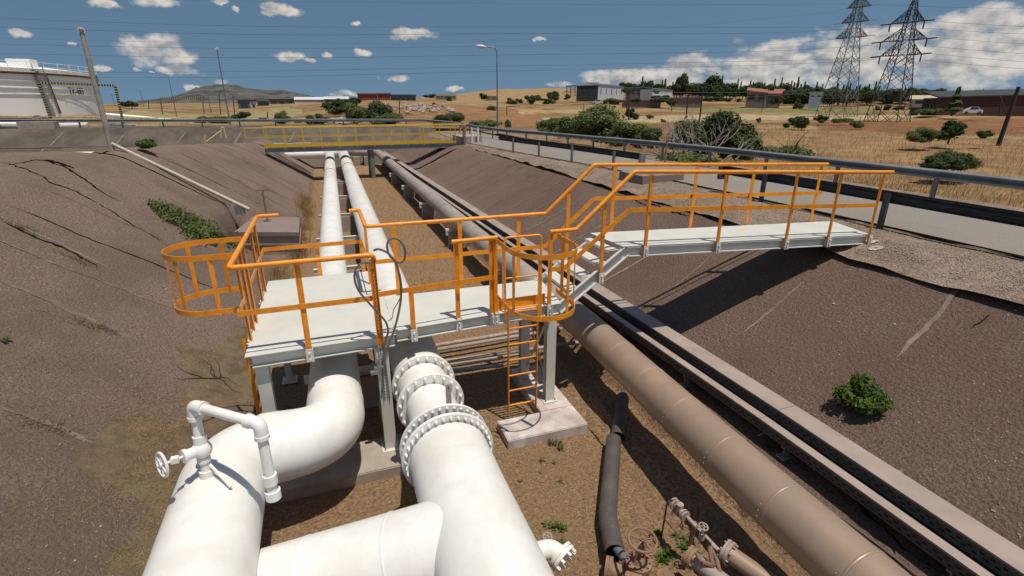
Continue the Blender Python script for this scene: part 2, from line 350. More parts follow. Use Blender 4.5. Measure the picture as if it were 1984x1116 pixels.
# the spur of the left bank beyond the cross trench corner
def zL2(x, y):
    zz = zL(x, y); cx = -crestL_x(y)
    if x < cx: zz = min(zz, .655 * (crestL_x(y) - tab(TOE_L, y)) - .75 * (cx - x - .6))
    return max(zz, -.4)
surf(zL2, rng(-14, 0.2, .25), rng(19.3, 43, .35), 'left_embankment_spur', M['slopeL'])
right_bank = surf(zR, rng(3.9, 5.5, .06) + rng(5.5, 8.9, .12)[1:] + [9.2, 9.6, 10.2], ysN, 'right_embankment', M['slopeR'])
def zfloor(x, y): return .02 * fb(x, y, 1.2, 4, 5) + .012 * fb(x, y, 7, 3, 8)
surf(zfloor, rng(-3, 4.8, .15), [y for y in ysN if y < 44], 'trench_floor', M['soil'])
surf(lambda x, y: -.25, rng(-60, 16, 8), rng(-14, 50, 8), 'cross_trench_floor', M['soil'])
# earth spilled over the left toe
def zspill(x, y):
    k = (1.0 - (-x - 1.9) / .95) - max(0, abs(y - 7.6) - 1.2) * .28 + .75 * fb(x, y, .9, 5, 2.2)
    b = max(zL(x, y), 0.0)
    return b + max(-.12, min(.10, .16 * k)) + .012 * fb(x, y, 6, 3, 1.3) - max(0, x + 1.7) * .4
surf(zspill, rng(-5.2, -1.2, .09), rng(3.0, 14, .09), 'earth_spill', M['weedsoil'])
def ztoe(x, y):
    k = 1 - abs(x - 3.85) / .5 + .5 * fb(x, y, 1.3, 4, 6.2)
    return max(zR(x, y), 0) + max(-.1, min(.09, .12 * k)) + .05 * math.exp(-((x - 3.72 - .1 * fb(0, y, .8, 3, 4)) / .07) ** 2) + .012 * fb(x, y, 7, 3, 2)
surf(ztoe, rng(3.3, 4.3, .06), rng(.5, 16, .12), 'earth_toe', M['soil'])
# road platform, gravel shoulder and road
def roadx(y): return tab([(-20, 9.9), (8, 10.0), (15, 10.0), (24, 9.2), (34, 8.7), (46, 9.2)], y)
def zroad(y): return zcR(y) + .02
def zsh(x, y): return zroad(y) + .02 * fb(x, y, 1.1, 3, 7) - max(0, 9.22 - .35 * max(0, min(1, (y - 12) / 8)) + .35 * fb(x, y, 1.3, 4, 21) - x) * .22
surf(zsh, rng(8.3, 10.2, .12) + rng(10.2, 15, .6)[1:], rng(-14, 48, .3), 'gravel_shoulder', M['gravel'])
def strip(name, cl, wd, zf, material, n=60, y0=-14, y1=47, edge=0.0):
    mb = MB(); vs = []; ys = rng(y0, y1, .35)
    for y in ys:
        e = edge * fb(0, y, 1.6, 4, 3)
        vs += [(cl(y) + e, y, zf(y)), (cl(y) + wd * .5, y, zf(y) + .02), (cl(y) + wd, y, zf(y))]
    fs = []
    for i in range(len(ys) - 1):
        a = i * 3; fs += [(a, a + 1, a + 4, a + 3), (a + 1, a + 2, a + 5, a + 4)]
    mb.add(vs, fs); return struct(obj(name, mb, material, raw=True))
strip('road', lambda y: roadx(y) + .12, 3.5, lambda y: zroad(y) + .03, M['road'], edge=.10)
strip('gutter_crack', lambda y: roadx(y) + .06, .035, lambda y: zroad(y) + .035, M['crack'], edge=.10, y1=14)

# far bank of the cross trench
def bankcrest(x): return 46.2 - .0 * x
def zb(x): return tab([(-60, 2.75), (-20, 2.78), (0, 2.62), (9, 2.3), (14, 2.1)], x)
def zbank(x, y):
    c = bankcrest(x); z = zb(x)
    if y < c:
        t = (c - y); zz = z - .62 * t
        if t > 1.9: zz += .12
        return max(zz, -.35) + .03 * fb(x, y, .6, 3, 4)
    return z + .02 * fb(x, y, .6, 3, 4)
surf(zbank, rng(-60, 9.4, .5), rng(40.5, 50, .24), 'far_bank', M['bank'])

def ribbon(name, pts, wd, fn, material, parent=None, jag=.5, lift=.008, step=.06, seed=1, fade=True):
    r = random.Random(seed); P = []
    for (a, b) in zip(pts, pts[1:]):
        n = max(1, int((Vector(b) - Vector(a)).length / step))
        P += [Vector(a).lerp(Vector(b), i / n) for i in range(n)]
    P.append(Vector(pts[-1])); vs = []; n = len(P)
    off = 0
    for i, p in enumerate(P):
        t = (P[min(i + 1, n - 1)] - P[max(i - 1, 0)]); t = Vector((t.x, t.y)).normalized(); nn = Vector((-t.y, t.x))
        off = off * .82 + r.uniform(-1, 1) * wd * jag; k = 1.0
        if fade: k = min(1, i / (n * .12 + 1), (n - 1 - i) / (n * .12 + 1)) + .08
        ww = wd * .5 * k * r.uniform(1 - jag * .7, 1 + jag * .7)
        for s in (-1, 1):
            q = Vector((p.x, p.y)) + nn * (off + s * ww); vs.append((q.x, q.y, fn(q.x, q.y) + lift))
    mb = MB(); mb.add(vs, [(2 * i, 2 * i + 1, 2 * i + 3, 2 * i + 2) for i in range(n - 1)])
    o = obj(name, mb, material, parent, raw=True)
    if not parent: struct(o)
    return o
def onL(*pts): return [hit(x, y, zL).to_2d() for x, y in pts]
def onR(*pts): return [hit(x, y, zR).to_2d() for x, y in pts]
# joints and cracks of the left bank
for i, (pts, wd, mt, jg) in enumerate([
    ([(0, 322), (30, 318), (70, 310), (110, 320), (150, 340), (200, 375), (235, 392)], .055, 'crack', .5),
    ([(75, 310), (100, 312), (125, 325)], .13, 'crack', .6),
    ([(0, 316), (50, 328), (100, 355), (150, 372), (210, 405), (250, 432), (330, 480)], .035, 'crack', .7),
    ([(0, 428), (40, 445), (90, 470), (130, 485), (190, 520)], .05, 'crack', .7),
    ([(0, 421), (60, 448), (150, 490), (230, 530)], .10, 'joint', .5),
    ([(0, 545), (100, 583), (180, 622), (240, 648), (283, 668)], .17, 'joint', .35),
    ([(0, 790), (60, 808), (120, 832), (190, 866)], .12, 'joint', .45),
    ([(250, 345), (330, 385), (380, 410), (430, 432)], .05, 'joint', .5),
    ([(300, 300), (380, 335), (450, 372)], .035, 'crack', .5),
    ([(330, 290), (420, 330), (520, 385), (560, 405)], .03, 'crack', .6),
    ([(420, 280), (500, 320), (590, 372)], .03, 'crack', .6),
    ([(185, 300), (200, 296), (213, 292)], .06, 'crack', .6)]):
    ribbon('crack' if mt == 'crack' else 'joint', onL(*pts), wd * (.6 if mt == 'joint' else 1), zL, M[mt], left_bank, jg * (.4 if mt == 'joint' else 1), seed=i + 3)
# joints and cracks of the right bank
for i, (pts, wd, mt, jg) in enumerate([
    ([(1867, 551), (1800, 628), (1737, 697)], .10, 'joint', .4), ([(1868, 550), (1845, 580)], .03, 'crack', .6),
    ([(1560, 545), (1490, 605), (1430, 655)], .07, 'joint', .4), ([(1395, 482), (1340, 530), (1287, 573)], .05, 'joint', .3),
    ([(1300, 440), (1240, 480)], .05, 'joint', .3), ([(1105, 345), (1060, 372), (1000, 410)], .035, 'joint', .3), ([(1065, 330), (1010, 362), (965, 392)], .035, 'joint', .3),
    ([(1025, 322), (975, 350), (930, 378)], .035, 'joint', .3), ([(985, 312), (935, 342), (900, 362)], .03, 'joint', .3),
    ([(945, 305), (900, 330)], .03, 'joint', .3), ([(1150, 385), (1080, 425), (1020, 462)], .035, 'joint', .3),
    ([(1984, 577), (1940, 568), (1890, 552), (1860, 545), (1800, 530), (1760, 515), (1700, 498), (1670, 490)], .022, 'crack', .8),
    ([(1984, 579), (1950, 574), (1920, 564)], .03, 'crack', .9),
    ([(1280, 408), (1220, 385), (1160, 360), (1110, 342), (1060, 325)], .035, 'crack', .8),
    ([(1340, 418), (1290, 408), (1250, 392)], .035, 'crack', .9), ([(1480, 455), (1420, 432), (1360, 420)], .04, 'crack', .9),
    ([(1830, 1116), (1750, 1062), (1640, 965), (1590, 905), (1530, 860), (1480, 830), (1400, 770), (1350, 735), (1290, 700), (1240, 660), (1195, 632), (1150, 618)], .03, 'crack', .9),
    ([(1730, 1080), (1690, 1030), (1650, 1000)], .03, 'crack', .9), ([(1880, 640), (1920, 610)], .02, 'crack', .8)]):
    ribbon('crack' if mt == 'crack' else 'joint', onR(*pts), wd * (.6 if mt == 'joint' else 1), zR, M[mt], right_bank, jg * (.4 if mt == 'joint' else 1), seed=i + 40)
r = random.Random(4)
for i, y in enumerate([9.6, 12.2, 13.3, 14.6, 15.9, 17.2, 18.5, 19.8, 21.2, 22.6, 24.2, 26.0, 28.0]):
    a = r.uniform(7.6, 8.4); b = r.uniform(5.4, 6.6); ribbon('joint', [(a, y), (b - .5, y + r.uniform(-.1, .1))], .06, zR, M['joint'], right_bank, .12, seed=i + 90, lift=.014)
for i, y in enumerate([11.0, 12.6, 14.2, 21.5, 23.0, 24.8, 26.6, 28.6, 31, 33.5]):
    a = -crestL_x(y) + r.uniform(.2, 1.0); b = -tab(TOE_L, y) - r.uniform(.3, 1.6); ribbon('crack' if i % 2 else 'joint', [(a, y), (b, y + r.uniform(-.15, .15))], .03, zL2 if y > 19.3 else zL, M['crack' if i % 2 else 'joint'], left_bank, .4, seed=i + 120, lift=.012)
# drainage slots at the bridge
ribbon('drain_slot', [(7.9, 32.3), (4.4, 32.3)], .34, zR, M['crack'], right_bank, .12, .012)
ribbon('joint', [(7.9, 31.9), (4.4, 31.9)], .22, zR, M['joint'], right_bank, .2, .012)
ribbon('drain_slot', [(-3.9, 37.6), (-.7, 37.2)], .34, zL2, M['crack'], left_bank, .12, .02)
ribbon('joint', [(-3.8, 38.4), (-.9, 38.0)], .3, zL2, M['joint'], left_bank, .2, .02)
fbk = bpy.data.objects['far_bank']
for i in range(18):
    x = -58 + i * 3.75; ribbon('joint', [(x, 46.1), (x - 1.6, 42.0)], .10, zbank, M['joint'], fbk, .2, .02, step=.3, seed=i)
ribbon('ledge_joint', [(-58, 44.25), (8, 44.25)], .16, zbank, M['crack'], fbk, .15, .03, step=.4, fade=False)

# ------------------------------------------------------------------ outer terrain (polar sheet that starts at the site boundary)
BP = [(14.6, -14), (14.6, 20), (12.9, 34), (13.2, 49.5), (-60, 49.5), (-60, -14)]
def r0(a):
    dx, dy = math.sin(a), math.cos(a); best = 1e9
    for (x1, y1), (x2, y2) in zip(BP, BP[1:] + BP[:1]):
        ex, ey = x2 - x1, y2 - y1; den = dx * ey - dy * ex
        if abs(den) < 1e-9: continue
        t = (x1 * ey - y1 * ex) / den; u = (x1 * dy - y1 * dx) / den
        if t > 0 and -1e-6 <= u <= 1 + 1e-6: best = min(best, t)
    return best
DS = (60, 90, 130, 200, 300, 450)
COLS = {-500: (240, 226, 214, 206, 204, 202), 0: (238, 224, 213, 207, 205, 203), 200: (238, 225, 214, 207, 204, 202), 300: (241, 229, 216, 207, 203, 201),
        420: (243, 232, 219, 208, 203, 201), 560: (243, 232, 216, 203, 199, 197), 640: (244, 229, 205, 199, 197, 195), 700: (244, 224, 199, 196, 196, 195), 760: (244, 219, 195, 196, 195, 194),
        860: (244, 222, 195, 195, 191, 186), 960: (244, 230, 204, 194, 186, 174), 1060: (246, 232, 215, 202, 189, 171), 1120: (246, 232, 215, 203, 192, 172), 1200: (248, 234, 216, 205, 190, 174),
        1400: (250, 236, 218, 206, 190, 177), 1600: (254, 238, 219, 207, 192, 181), 1800: (260, 241, 221, 209, 197, 189), 1984: (266, 243, 222, 211, 203, 199), 2500: (275, 244, 222, 211, 203, 199)}
def elv(x, y): d = ray(x, y); return d.z / math.hypot(d.x, d.y), math.atan2(d.x, d.y)
colT = []
for x, ys_ in sorted(COLS.items()):
    e = [elv(x, y) for y in ys_]; colT.append((e[0][1], [CZ + e[i][0] * DS[i] for i in range(6)]))
colT.sort()
def ztab(a, r):
    if a <= colT[0][0]: zs = colT[0][1]
    elif a >= colT[-1][0]: zs = colT[-1][1]
    else:
        for (a1, z1), (a2, z2) in zip(colT, colT[1:]):
            if a <= a2:
                t = (a - a1) / (a2 - a1); zs = [lerp(p, q, t) for p, q in zip(z1, z2)]; break
    near = tab([(-.6, 1.9), (.2, 1.7), (.5, 1.3), (1.2, 1.25)], a)
    T = [(12, near)] + ([(30, near - .1)] if a > .45 else [(46, near)]) + list(zip(DS, zs)) + [(700, zs[-1] - 6), (3000, -30)]
    return tab(T, r)
def zter(a, r, rr0):
    z = ztab(a, r); t = r - rr0
    edge = zb(math.sin(a) * r) if math.cos(a) * r > 40 else 2.28
    if t < 2.5: z = lerp(edge - .03, z, max(0, t - .3) / 2.2 if t > .3 else 0)
    amp = min(1, t / 6) * min(1.3, .12 + r * .0035)
    return z + amp * fb(math.sin(a) * r, math.cos(a) * r, .045, 5, 11) * .7
def ter(x, y):
    a = math.atan2(x, y); r = math.hypot(x, y); return zter(a, r, r0(a))
mb = MB(); vs = []; ang = [R_(v) for v in rng(-60, 85, .35)] + [R_(v) for v in rng(85, 300, 5)[1:-1]]
rad = [0, .3, 1, 2.5]
while rad[-1] < 480: rad.append(rad[-1] + max(1.0, (rad[-1] + 12) * .045))
rad += [560, 700, 1000, 1800, 3000]
nr = len(rad); na = len(ang)
for a in ang:
    q = r0(a)
    for t in rad:
        r = q + t; vs.append((math.sin(a) * r, math.cos(a) * r, zter(a, r, q)))
mb.add(vs, [(i * nr + j, i * nr + j + 1, ((i + 1) % na) * nr + j + 1, ((i + 1) % na) * nr + j) for i in range(na) for j in range(nr - 1)])
g = struct(obj('ground', mb, M['field'], raw=True))
# land cover of the fields (crop strips, stubble, reddish grass, pasture) carried as a ground attribute
def pxof(x, y, z):
    v = Vector((x, y, z)) - C0; c = v.dot(cF)
    return (PW / 2 + F_PX * v.dot(cR) / c, PH / 2 - F_PX * v.dot(cU) / c) if c > 1 else (-9e3, 9e3)
COVER = [([(1280, 215.5), (1450, 218), (1700, 219)], [(1310, 208), (1450, 206.5), (1690, 209)], (.185, .19, .075)),
         ([(985, 243), (1200, 238), (1500, 234), (1790, 229)], [(1000, 231), (1200, 223), (1500, 220), (1760, 221)], (.42, .34, .19)),
         ([(1590, 252), (1984, 262), (2300, 266)], [(1610, 233), (1984, 229), (2300, 230)], (.24, .115, .055)),
         ([(1290, 330), (1500, 330), (1984, 420), (2400, 460)], [(1310, 254), (1500, 256), (1984, 272), (2300, 280)], (.31, .195, .095)),
         ([(240, 240), (420, 243), (570, 239)], [(250, 213), (430, 222), (560, 205)], (.31, .255, .13)),
         ([(630, 245), (760, 246), (950, 246), (1040, 243)], [(650, 226), (720, 212), (860, 203), (1030, 212)], (.27, .145, .07)),
         ([(1000, 222), (1290, 215)], [(1000, 212), (1290, 209)], (.40, .28, .13)), ([(860, 200), (1110, 196)], [(900, 176), (1110, 160)], (.33, .22, .11))]
ca_t = g.data.color_attributes.new('cover', 'FLOAT_COLOR', 'POINT')
for i, v in enumerate(g.data.vertices):
    x, y, z = v.co; qx, qy = pxof(x, y, z); nx_ = fb(x, y, .035, 4, 5); qx += 26 * nx_; rr_ = math.hypot(x, y); qy += 3.2 * fb(x, y, .05, 4, 15) * min(3, 110 / max(30, rr_)); col = (0, 0, 0, 0)
    for lo, hi, c in COVER:
        if lo[0][0] <= qx <= lo[-1][0]:
            a, b = tab(hi, qx), tab(lo, qx)
            if a < qy < b: k = min(1, (qy - a) / 1.2, (b - qy) / 1.2); col = (*c, k)
    ca_t.data[i].color = col
t_ = M['field'].node_tree; p_ = t_.nodes['Principled BSDF']; src = p_.inputs['Base Color'].links[0].from_socket
an = t_.nodes.new('ShaderNodeAttribute'); an.attribute_name = 'cover'; nz = t_.nodes.new('ShaderNodeTexNoise'); nz.inputs['Scale'].default_value = .5; nz.inputs['Detail'].default_value = 9; ge = t_.nodes.new('ShaderNodeNewGeometry'); t_.links.new(ge.outputs['Position'], nz.inputs['Vector'])
mr_ = t_.nodes.new('ShaderNodeMapRange'); mr_.inputs[1].default_value = .3; mr_.inputs[2].default_value = .7; mr_.inputs[3].default_value = .62; mr_.inputs[4].default_value = 1.3; t_.links.new(nz.outputs['Fac'], mr_.inputs[0])
mm = t_.nodes.new('ShaderNodeVectorMath'); mm.operation = 'SCALE'; t_.links.new(an.outputs['Color'], mm.inputs[0]); t_.links.new(mr_.outputs[0], mm.inputs['Scale'])
mx_ = t_.nodes.new('ShaderNodeMix'); mx_.data_type = 'RGBA'; k_ = t_.nodes.new('ShaderNodeMath'); k_.operation = 'MULTIPLY'; k_.inputs[1].default_value = .88; t_.links.new(an.outputs['Alpha'], k_.inputs[0]); t_.links.new(k_.outputs[0], mx_.inputs[0]); t_.links.new(src, mx_.inputs[6]); t_.links.new(mm.outputs[0], mx_.inputs[7]); t_.links.new(mx_.outputs[2], p_.inputs['Base Color'])
for p in g.data.polygons: p.use_smooth = True
def onT(px, py, D=None):
    d = ray(px, py)
    if D is None:
        for i in range(1, 6000):
            t = 12 + i * .12; p = C0 + d * t
            if p.z < ter(p.x, p.y): return Vector((p.x, p.y, ter(p.x, p.y)))
        D = 300
    p = C0 + d * (D / math.hypot(d.x, d.y)); return Vector((p.x, p.y, ter(p.x, p.y)))
# mountain on the left horizon
mb = MB(); prof_ = [(230, 205), (270, 201), (300, 193), (330, 186), (360, 179), (395, 173), (420, 173), (450, 171), (470, 172), (500, 175), (530, 181), (560, 184), (600, 190), (650, 196), (700, 201)]
vs = []; D = 1500
cols = rng(235, 700, 4)
def ptop(x): return tab(prof_, x)
rows = 14
for i, x in enumerate(cols):
    for k in range(rows):
        t = k / (rows - 1); q = atd(x, ptop(x), D + 260 * t * 2 - 100); top = atd(x, ptop(x), D).z
        p = atd(x, 200, D - 500 + 900 * t); h = -40 + (top + 40) * (math.sin(min(1, t * 1.8) * math.pi / 2) if t < .56 else 1 - (t - .56) * .9)
        h += 16 * fb(p.x, p.y, .006, 5, 3) * min(1, t * 2) * (t < .9)
        vs.append((p.x, p.y, h))
mb.add(vs, [(i * rows + k, (i + 1) * rows + k, (i + 1) * rows + k + 1, i * rows + k + 1) for i in range(len(cols) - 1) for k in range(rows - 1)])
struct(obj('mountain', mb, M['mount'], raw=True))
for p in bpy.data.objects['mountain'].data.polygons: p.use_smooth = True

# ================================================================== objects
O, PL, WH = M['orange'], M['plat'], M['white']
def arc(c, r, a0, a1, n, ux, uy):
    c = Vector(c); ux = Vector(ux); uy = Vector(uy)
    return [c + ux * (r * math.cos(a0 + (a1 - a0) * i / n)) + uy * (r * math.sin(a0 + (a1 - a0) * i / n)) for i in range(n + 1)]
def fillet(pts, r, n=6):
    pts = [Vector(p) for p in pts]; out = [pts[0]]
    for a, b, c in zip(pts, pts[1:], pts[2:]):
        u = (a - b).normalized(); v = (c - b).normalized(); ang = u.angle(v)
        if ang > 3.1: out.append(b); continue
        d = min(r / math.tan(ang / 2), (a - b).length * .48, (c - b).length * .48)
        p, q = b + u * d, b + v * d
        for i in range(n + 1):
            t = i / n; out.append((p * (1 - t) + b * t) * (1 - t) + (b * (1 - t) + q * t) * t)
    out.append(pts[-1]); return out

# ---------------------------------------------------------------- access platform
DZ = 1.82
pf = thing('access_platform', 'white painted steel crossover platform with orange handrails, stairs and long walkway over the pipes', 'platform', (.4, 6.2, 0))
def plate(name, poly, z0, z1, label=None):
    mb = MB(); n = len(poly); mb.add([(x, y, z) for z in (z0, z1) for x, y in poly], [tuple(range(n - 1, -1, -1)), tuple(range(n, 2 * n))] + [(i, (i + 1) % n, n + (i + 1) % n, n + i) for i in range(n)])
    return obj(name, mb, PL, pf, label=label)
plate('deck_plate', [(-1.14, 6.14), (.62, 6.18), (.62, 9.0), (-1.10, 9.0)], DZ - .008, DZ, 'wide square deck plate')
plate('deck_plate', [(.625, 6.30), (3.08, 6.46), (3.2, 7.56), (.625, 7.60)], DZ - .008, DZ, 'narrow deck plate leading to the stairs')
UF = lambda x: lerp(6.50, 6.27, (x - 4.05) / 4.9); UB = lambda x: lerp(7.40, 7.36, (x - 4.05) / 5.4); UZ = lambda x: lerp(2.59, 2.41, (x - 4.05) / 4.95)
mbp = MB(); P4 = [(4.08, UF(4.08)), (8.98, UF(8.98)), (9.35, UB(9.35)), (4.0, UB(4.0))]
mbp.add([(x, y, UZ(x) - .008) for x, y in P4] + [(x, y, UZ(x)) for x, y in P4], [(3, 2, 1, 0), (4, 5, 6, 7)] + [(i, (i + 1) % 4, 4 + (i + 1) % 4, 4 + i) for i in range(4)])
obj('deck_plate', mbp, PL, pf, label='long upper deck plate reaching the bank')
def channel(a, b, side, h=.15, parent=pf, name='edge_beam'):
    # C channel, web set in, flanges pointing to side (+1 right of travel)
    s = side; mb = MB(); x0 = .0; f = .055 * s
    pts = [(0, -h / 2), (f, -h / 2), (f, -h / 2 + .011), (.008 * s, -h / 2 + .013), (.008 * s, h / 2 - .013), (f, h / 2 - .011), (f, h / 2), (0, h / 2)]
    mb.prof(a, b, pts); return obj(name, mb, PL, parent)
zb1 = DZ - .010 - .085
channel((-1.08, 6.22, zb1), (.60, 6.25, zb1), 1); channel((.64, 6.37, zb1), (3.04, 6.52, zb1), 1)
channel((-1.06, 8.94, zb1), (.60, 8.94, zb1), -1); channel((.64, 7.53, zb1), (3.12, 7.50, zb1), -1)
channel((-1.07, 6.24, zb1), (-1.05, 8.92, zb1), -1); channel((.575, 6.26, zb1), (.575, 8.92, zb1), -1)
channel((4.16, UF(4.1) + .05, UZ(4.1) - .095), (8.95, UF(8.95) + .05, UZ(8.95) - .095), 1)
channel((4.10, UB(4.1) - .05, UZ(4.1) - .095), (9.3, UB(9.3) - .05, UZ(9.3) - .095), -1)
for x in (4.9, 6.1, 7.3, 8.5):
    m_ = MB().beam((x, UF(x) + .07, UZ(x) - .09), (x, UB(x) - .07, UZ(x) - .09), .06, .10); obj('cross_member', m_, PL, pf)
for x in (.1, -.5): obj('cross_member', MB().beam((x, 6.28, zb1), (x, 8.9, zb1), .05, .1), PL, pf)
for x in (1.4, 2.3): obj('cross_member', MB().beam((x, 6.5, zb1), (x, 7.48, zb1), .05, .1), PL, pf)
# stairs
def stringer(y0, y1, side):
    a = Vector((3.06, y0, zb1)); b = Vector((4.14, y1, UZ(4.1) - .095)); t = (b - a).normalized()
    o = channel(a + t * -.02, b + t * .02, side, .16, name='stair_stringer'); return o
stringer(6.52, UF(4.1) + .045, 1); stringer(7.50, UB(4.1) - .05, -1)
for k in (.22, .46, .70, .93):
    x = lerp(3.12, 4.05, k); z = lerp(DZ, 2.59, k) - .02; yf = lerp(6.55, 6.58, k); yb = lerp(7.48, 7.34, k)
    m_ = MB(); m_.beam((x, yf, z), (x, yb, z), .20, .010); m_.beam((x - .10, yf, z - .02), (x - .10, yb, z - .02), .006, .035); m_.beam((x + .10, yf, z - .02), (x + .10, yb, z - .02), .006, .035)
    obj('stair_tread', m_, PL, pf)
# legs
def leg(x, y, z0, wd=.15, lab=None):
    m_ = MB(); m_.hbeam((x, y, z0 + .015), (x, y, DZ - .18), wd, .13, .010, .007, up=(0, 1, 0)); o = obj('leg', m_, PL, pf, label=lab)
    f = MB(); f.box((x, y, z0 + .0085), (.24, .24, .017)); bp = obj('base_plate', f, PL, o)
    for sx in (-.08, .08):
        for sy in (-.08, .08): f2 = MB(); f2.tube([(x + sx, y + sy, z0 + .014), (x + sx, y + sy, z0 + .05)], .011, 6); obj('anchor_bolt', f2, M['galv'], o)
leg(.42, 6.16, .16); leg(-1.0, 6.30, .16); leg(2.95, 6.55, .15); leg(2.86, 7.42, .15); leg(-1.0, 8.82, .02, .1)
leg(.52, 8.82, .02, .1)
m_ = MB(); m_.beam((2.95, 6.62, .35), (2.86, 7.35, 1.5), .05, .006, (1, 0, 0)); m_.beam((2.93, 6.62, 1.5), (2.88, 7.35, .35), .05, .006, (1, 0, 0)); obj('cross_brace', m_, PL, pf)
# handrails
def post(x, y, z, h=1.08, side=(0, -1), bracket=True, w1=.065, w2=.042, lean=None):
    m_ = MB(); s = Vector((side[0], side[1], 0)); base = Vector((x, y, z))
    sd_ = Vector((-s.y, s.x, 0))
    pts = [(-.032, -.018), (.032, -.018), (.032, -.010), (-.024, -.010), (-.024, .022), (-.032, .022)]
    m_.prof(base - Vector((0, 0, .15)), base + Vector((0, 0, h - .02)), pts, up=(s.x, s.y, 0)); o = obj('rail_post', m_, O, pf)
    if bracket:
        q = base + s * .024
        m2 = MB(); m2.box(q + Vector((0, 0, -.085)), (.085 if abs(s.y) else .012, .012 if abs(s.y) else .085, .17))
        m2.box(q - s * .035 + sd_ * .04 + Vector((0, 0, -.085)), (.008 if abs(s.y) else .06, .06 if abs(s.y) else .008, .17)); b = obj('post_bracket', m2, PL, o)
        for dz in (-.045, -.125):
            obj('bolt', MB().tube([q + s * .004 + Vector((0, 0, dz)), q + s * .03 + Vector((0, 0, dz))], .012, 6), M['white'], o)
    return o
RT = DZ + 1.10; RM = DZ + .55; TR = .031
def rail(name, pts, r=TR, fil=.07, label=None):
    m_ = MB(); m_.tube(fillet(pts, fil), r, 12); return obj(name, m_, O, pf, True, label)
def flat(name, pts, label=None, h=.066):
    m_ = MB()
    for a, b in zip(pts, pts[1:]): m_.beam(a, b, .009, h)
    return obj(name, m_, O, pf, label=label)
# wide deck: front + left side in one bent tube
rail('top_rail', [(.40, 6.12, RT - .16), (.44, 6.12, RT), (-1.12, 6.12, RT), (-1.10, 8.95, RT), (-.78, 8.95, RT)], label='bent rail round the front left corner of the wide deck')
flat('mid_rail', [(.40, 6.13, RM), (-1.12, 6.13, RM), (-1.10, 6.62, RM)]); flat('mid_rail', [(-1.10, 7.22, RM), (-1.09, 8.97, RM), (.46, 8.97, RM)], 'mid rail along the back of the wide deck')
post(-.43, 6.13, DZ); post(-1.12, 6.62, DZ, side=(-1, 0)); post(-1.11, 7.2, DZ, side=(-1, 0)); post(-1.11, 8.06, DZ, side=(-1, 0)); post(-1.10, 8.48, DZ, side=(-1, 0)); post(-1.12, 6.95, DZ, side=(-1, 0))
post(-.28, 9.02, DZ, .58, side=(0, 1)); post(.44, 9.0, DZ, .58, side=(0, 1))
rail('top_rail', [(.30, 8.93, RT), (.46, 8.93, RT), (.46, 7.66, RT), (3.30, 7.63, RT), (3.30 + .76, 7.48, 2.59 + 1.09), (8.98, 7.40, 2.42 + 1.09)], label='long back rail following the stairs up to the bank')
flat('mid_rail', [(.46, 8.93, RM), (.46, 7.66, RM), (3.30, 7.62, RM), (4.08, 7.47, 2.59 + .55), (8.98, 7.40, 2.42 + .55)])
for x in (.86, 1.86, 2.83): post(x, 7.645, DZ, side=(0, 1))
post(.49, 8.3, DZ, side=(1, 0))
post(3.66, 7.56, 2.2, side=(0, 1)); post(4.42, 7.46, UZ(4.4), side=(0, 1))
for x in (6.0, 7.25, 8.85): post(x, 7.42, UZ(x), side=(0, 1))
# narrow deck front
post(.86, 6.27, DZ, .56); post(1.50, 6.40, DZ); post(2.05, 6.43, DZ); post(1.99, 6.42, DZ)
rail('top_rail', [(1.44, 6.385, RT), (2.07, 6.41, RT)], label='short rail beside the ladder opening'); flat('mid_rail', [(.46, 6.24, RM), (2.04, 6.40, RM)])
# stair front rail
FR = [(2.86, 6.46, RT), (3.28, 6.47, RT), (4.16, 6.47, 2.59 + 1.10), (9.08, 6.22, 2.40 + 1.10)]
rail('top_rail', FR, label='front rail rising along the stairs and out to the bank')
flat('mid_rail', [(2.86, 6.46, RM), (3.10, 6.47, RM - .02), (4.12, 6.47, 2.59 + .55), (8.9, 6.23, 2.40 + .55)])
post(2.88, 6.45, DZ, w1=.07); post(3.72, 6.47, 2.22)
for x in (4.45, 5.75, 7.1, 8.0, 8.93): post(x, UF(x) - .03, UZ(x))
# perforated end post with bent galvanised strut below
m_ = MB(); m_.prof((.415, 6.10, 1.72), (.40, 6.10, RT - .05), [(-.04, -.012), (.04, -.012), (.04, .03), (.032, .03), (.032, -.004), (-.032, -.004), (-.032, .03), (-.04, .03)], up=(0, -1, 0)); pp = obj('perforated_strut', m_, O, pf)
for k in range(24):
    for sx in (-.016, .016): obj('strut_hole', MB().box((.413 + sx, 6.085, 1.76 + k * .047), (.009, .004, .020)), M['blackin'], pp)
m_ = MB(); m_.prof((.425, 6.10, .95), (.415, 6.10, 1.72), [(-.04, -.012), (.04, -.012), (.04, .03), (.032, .03), (.032, -.004), (-.032, -.004), (-.032, .03), (-.04, .03)], up=(0, -1, 0)); pp = obj('perforated_strut', m_, M['galv'], pf, label='bare galvanised lower strut')
for k in range(16):
    for sx in (-.016, .016): obj('strut_hole', MB().box((.42 + sx, 6.085, .98 + k * .047), (.009, .004, .020)), M['blackin'], pp)
m_ = MB(); m_.beam((.30, 6.06, 1.45), (.42, 6.06, 1.45), .03, .03); m_.beam((.36, 6.06, 1.38), (.36, 6.06, 1.58), .04, .03); m_.beam((.25, 6.04, 1.40), (.34, 6.04, 1.40), .05, .04); obj('clamp', m_, M['galv'], pf)
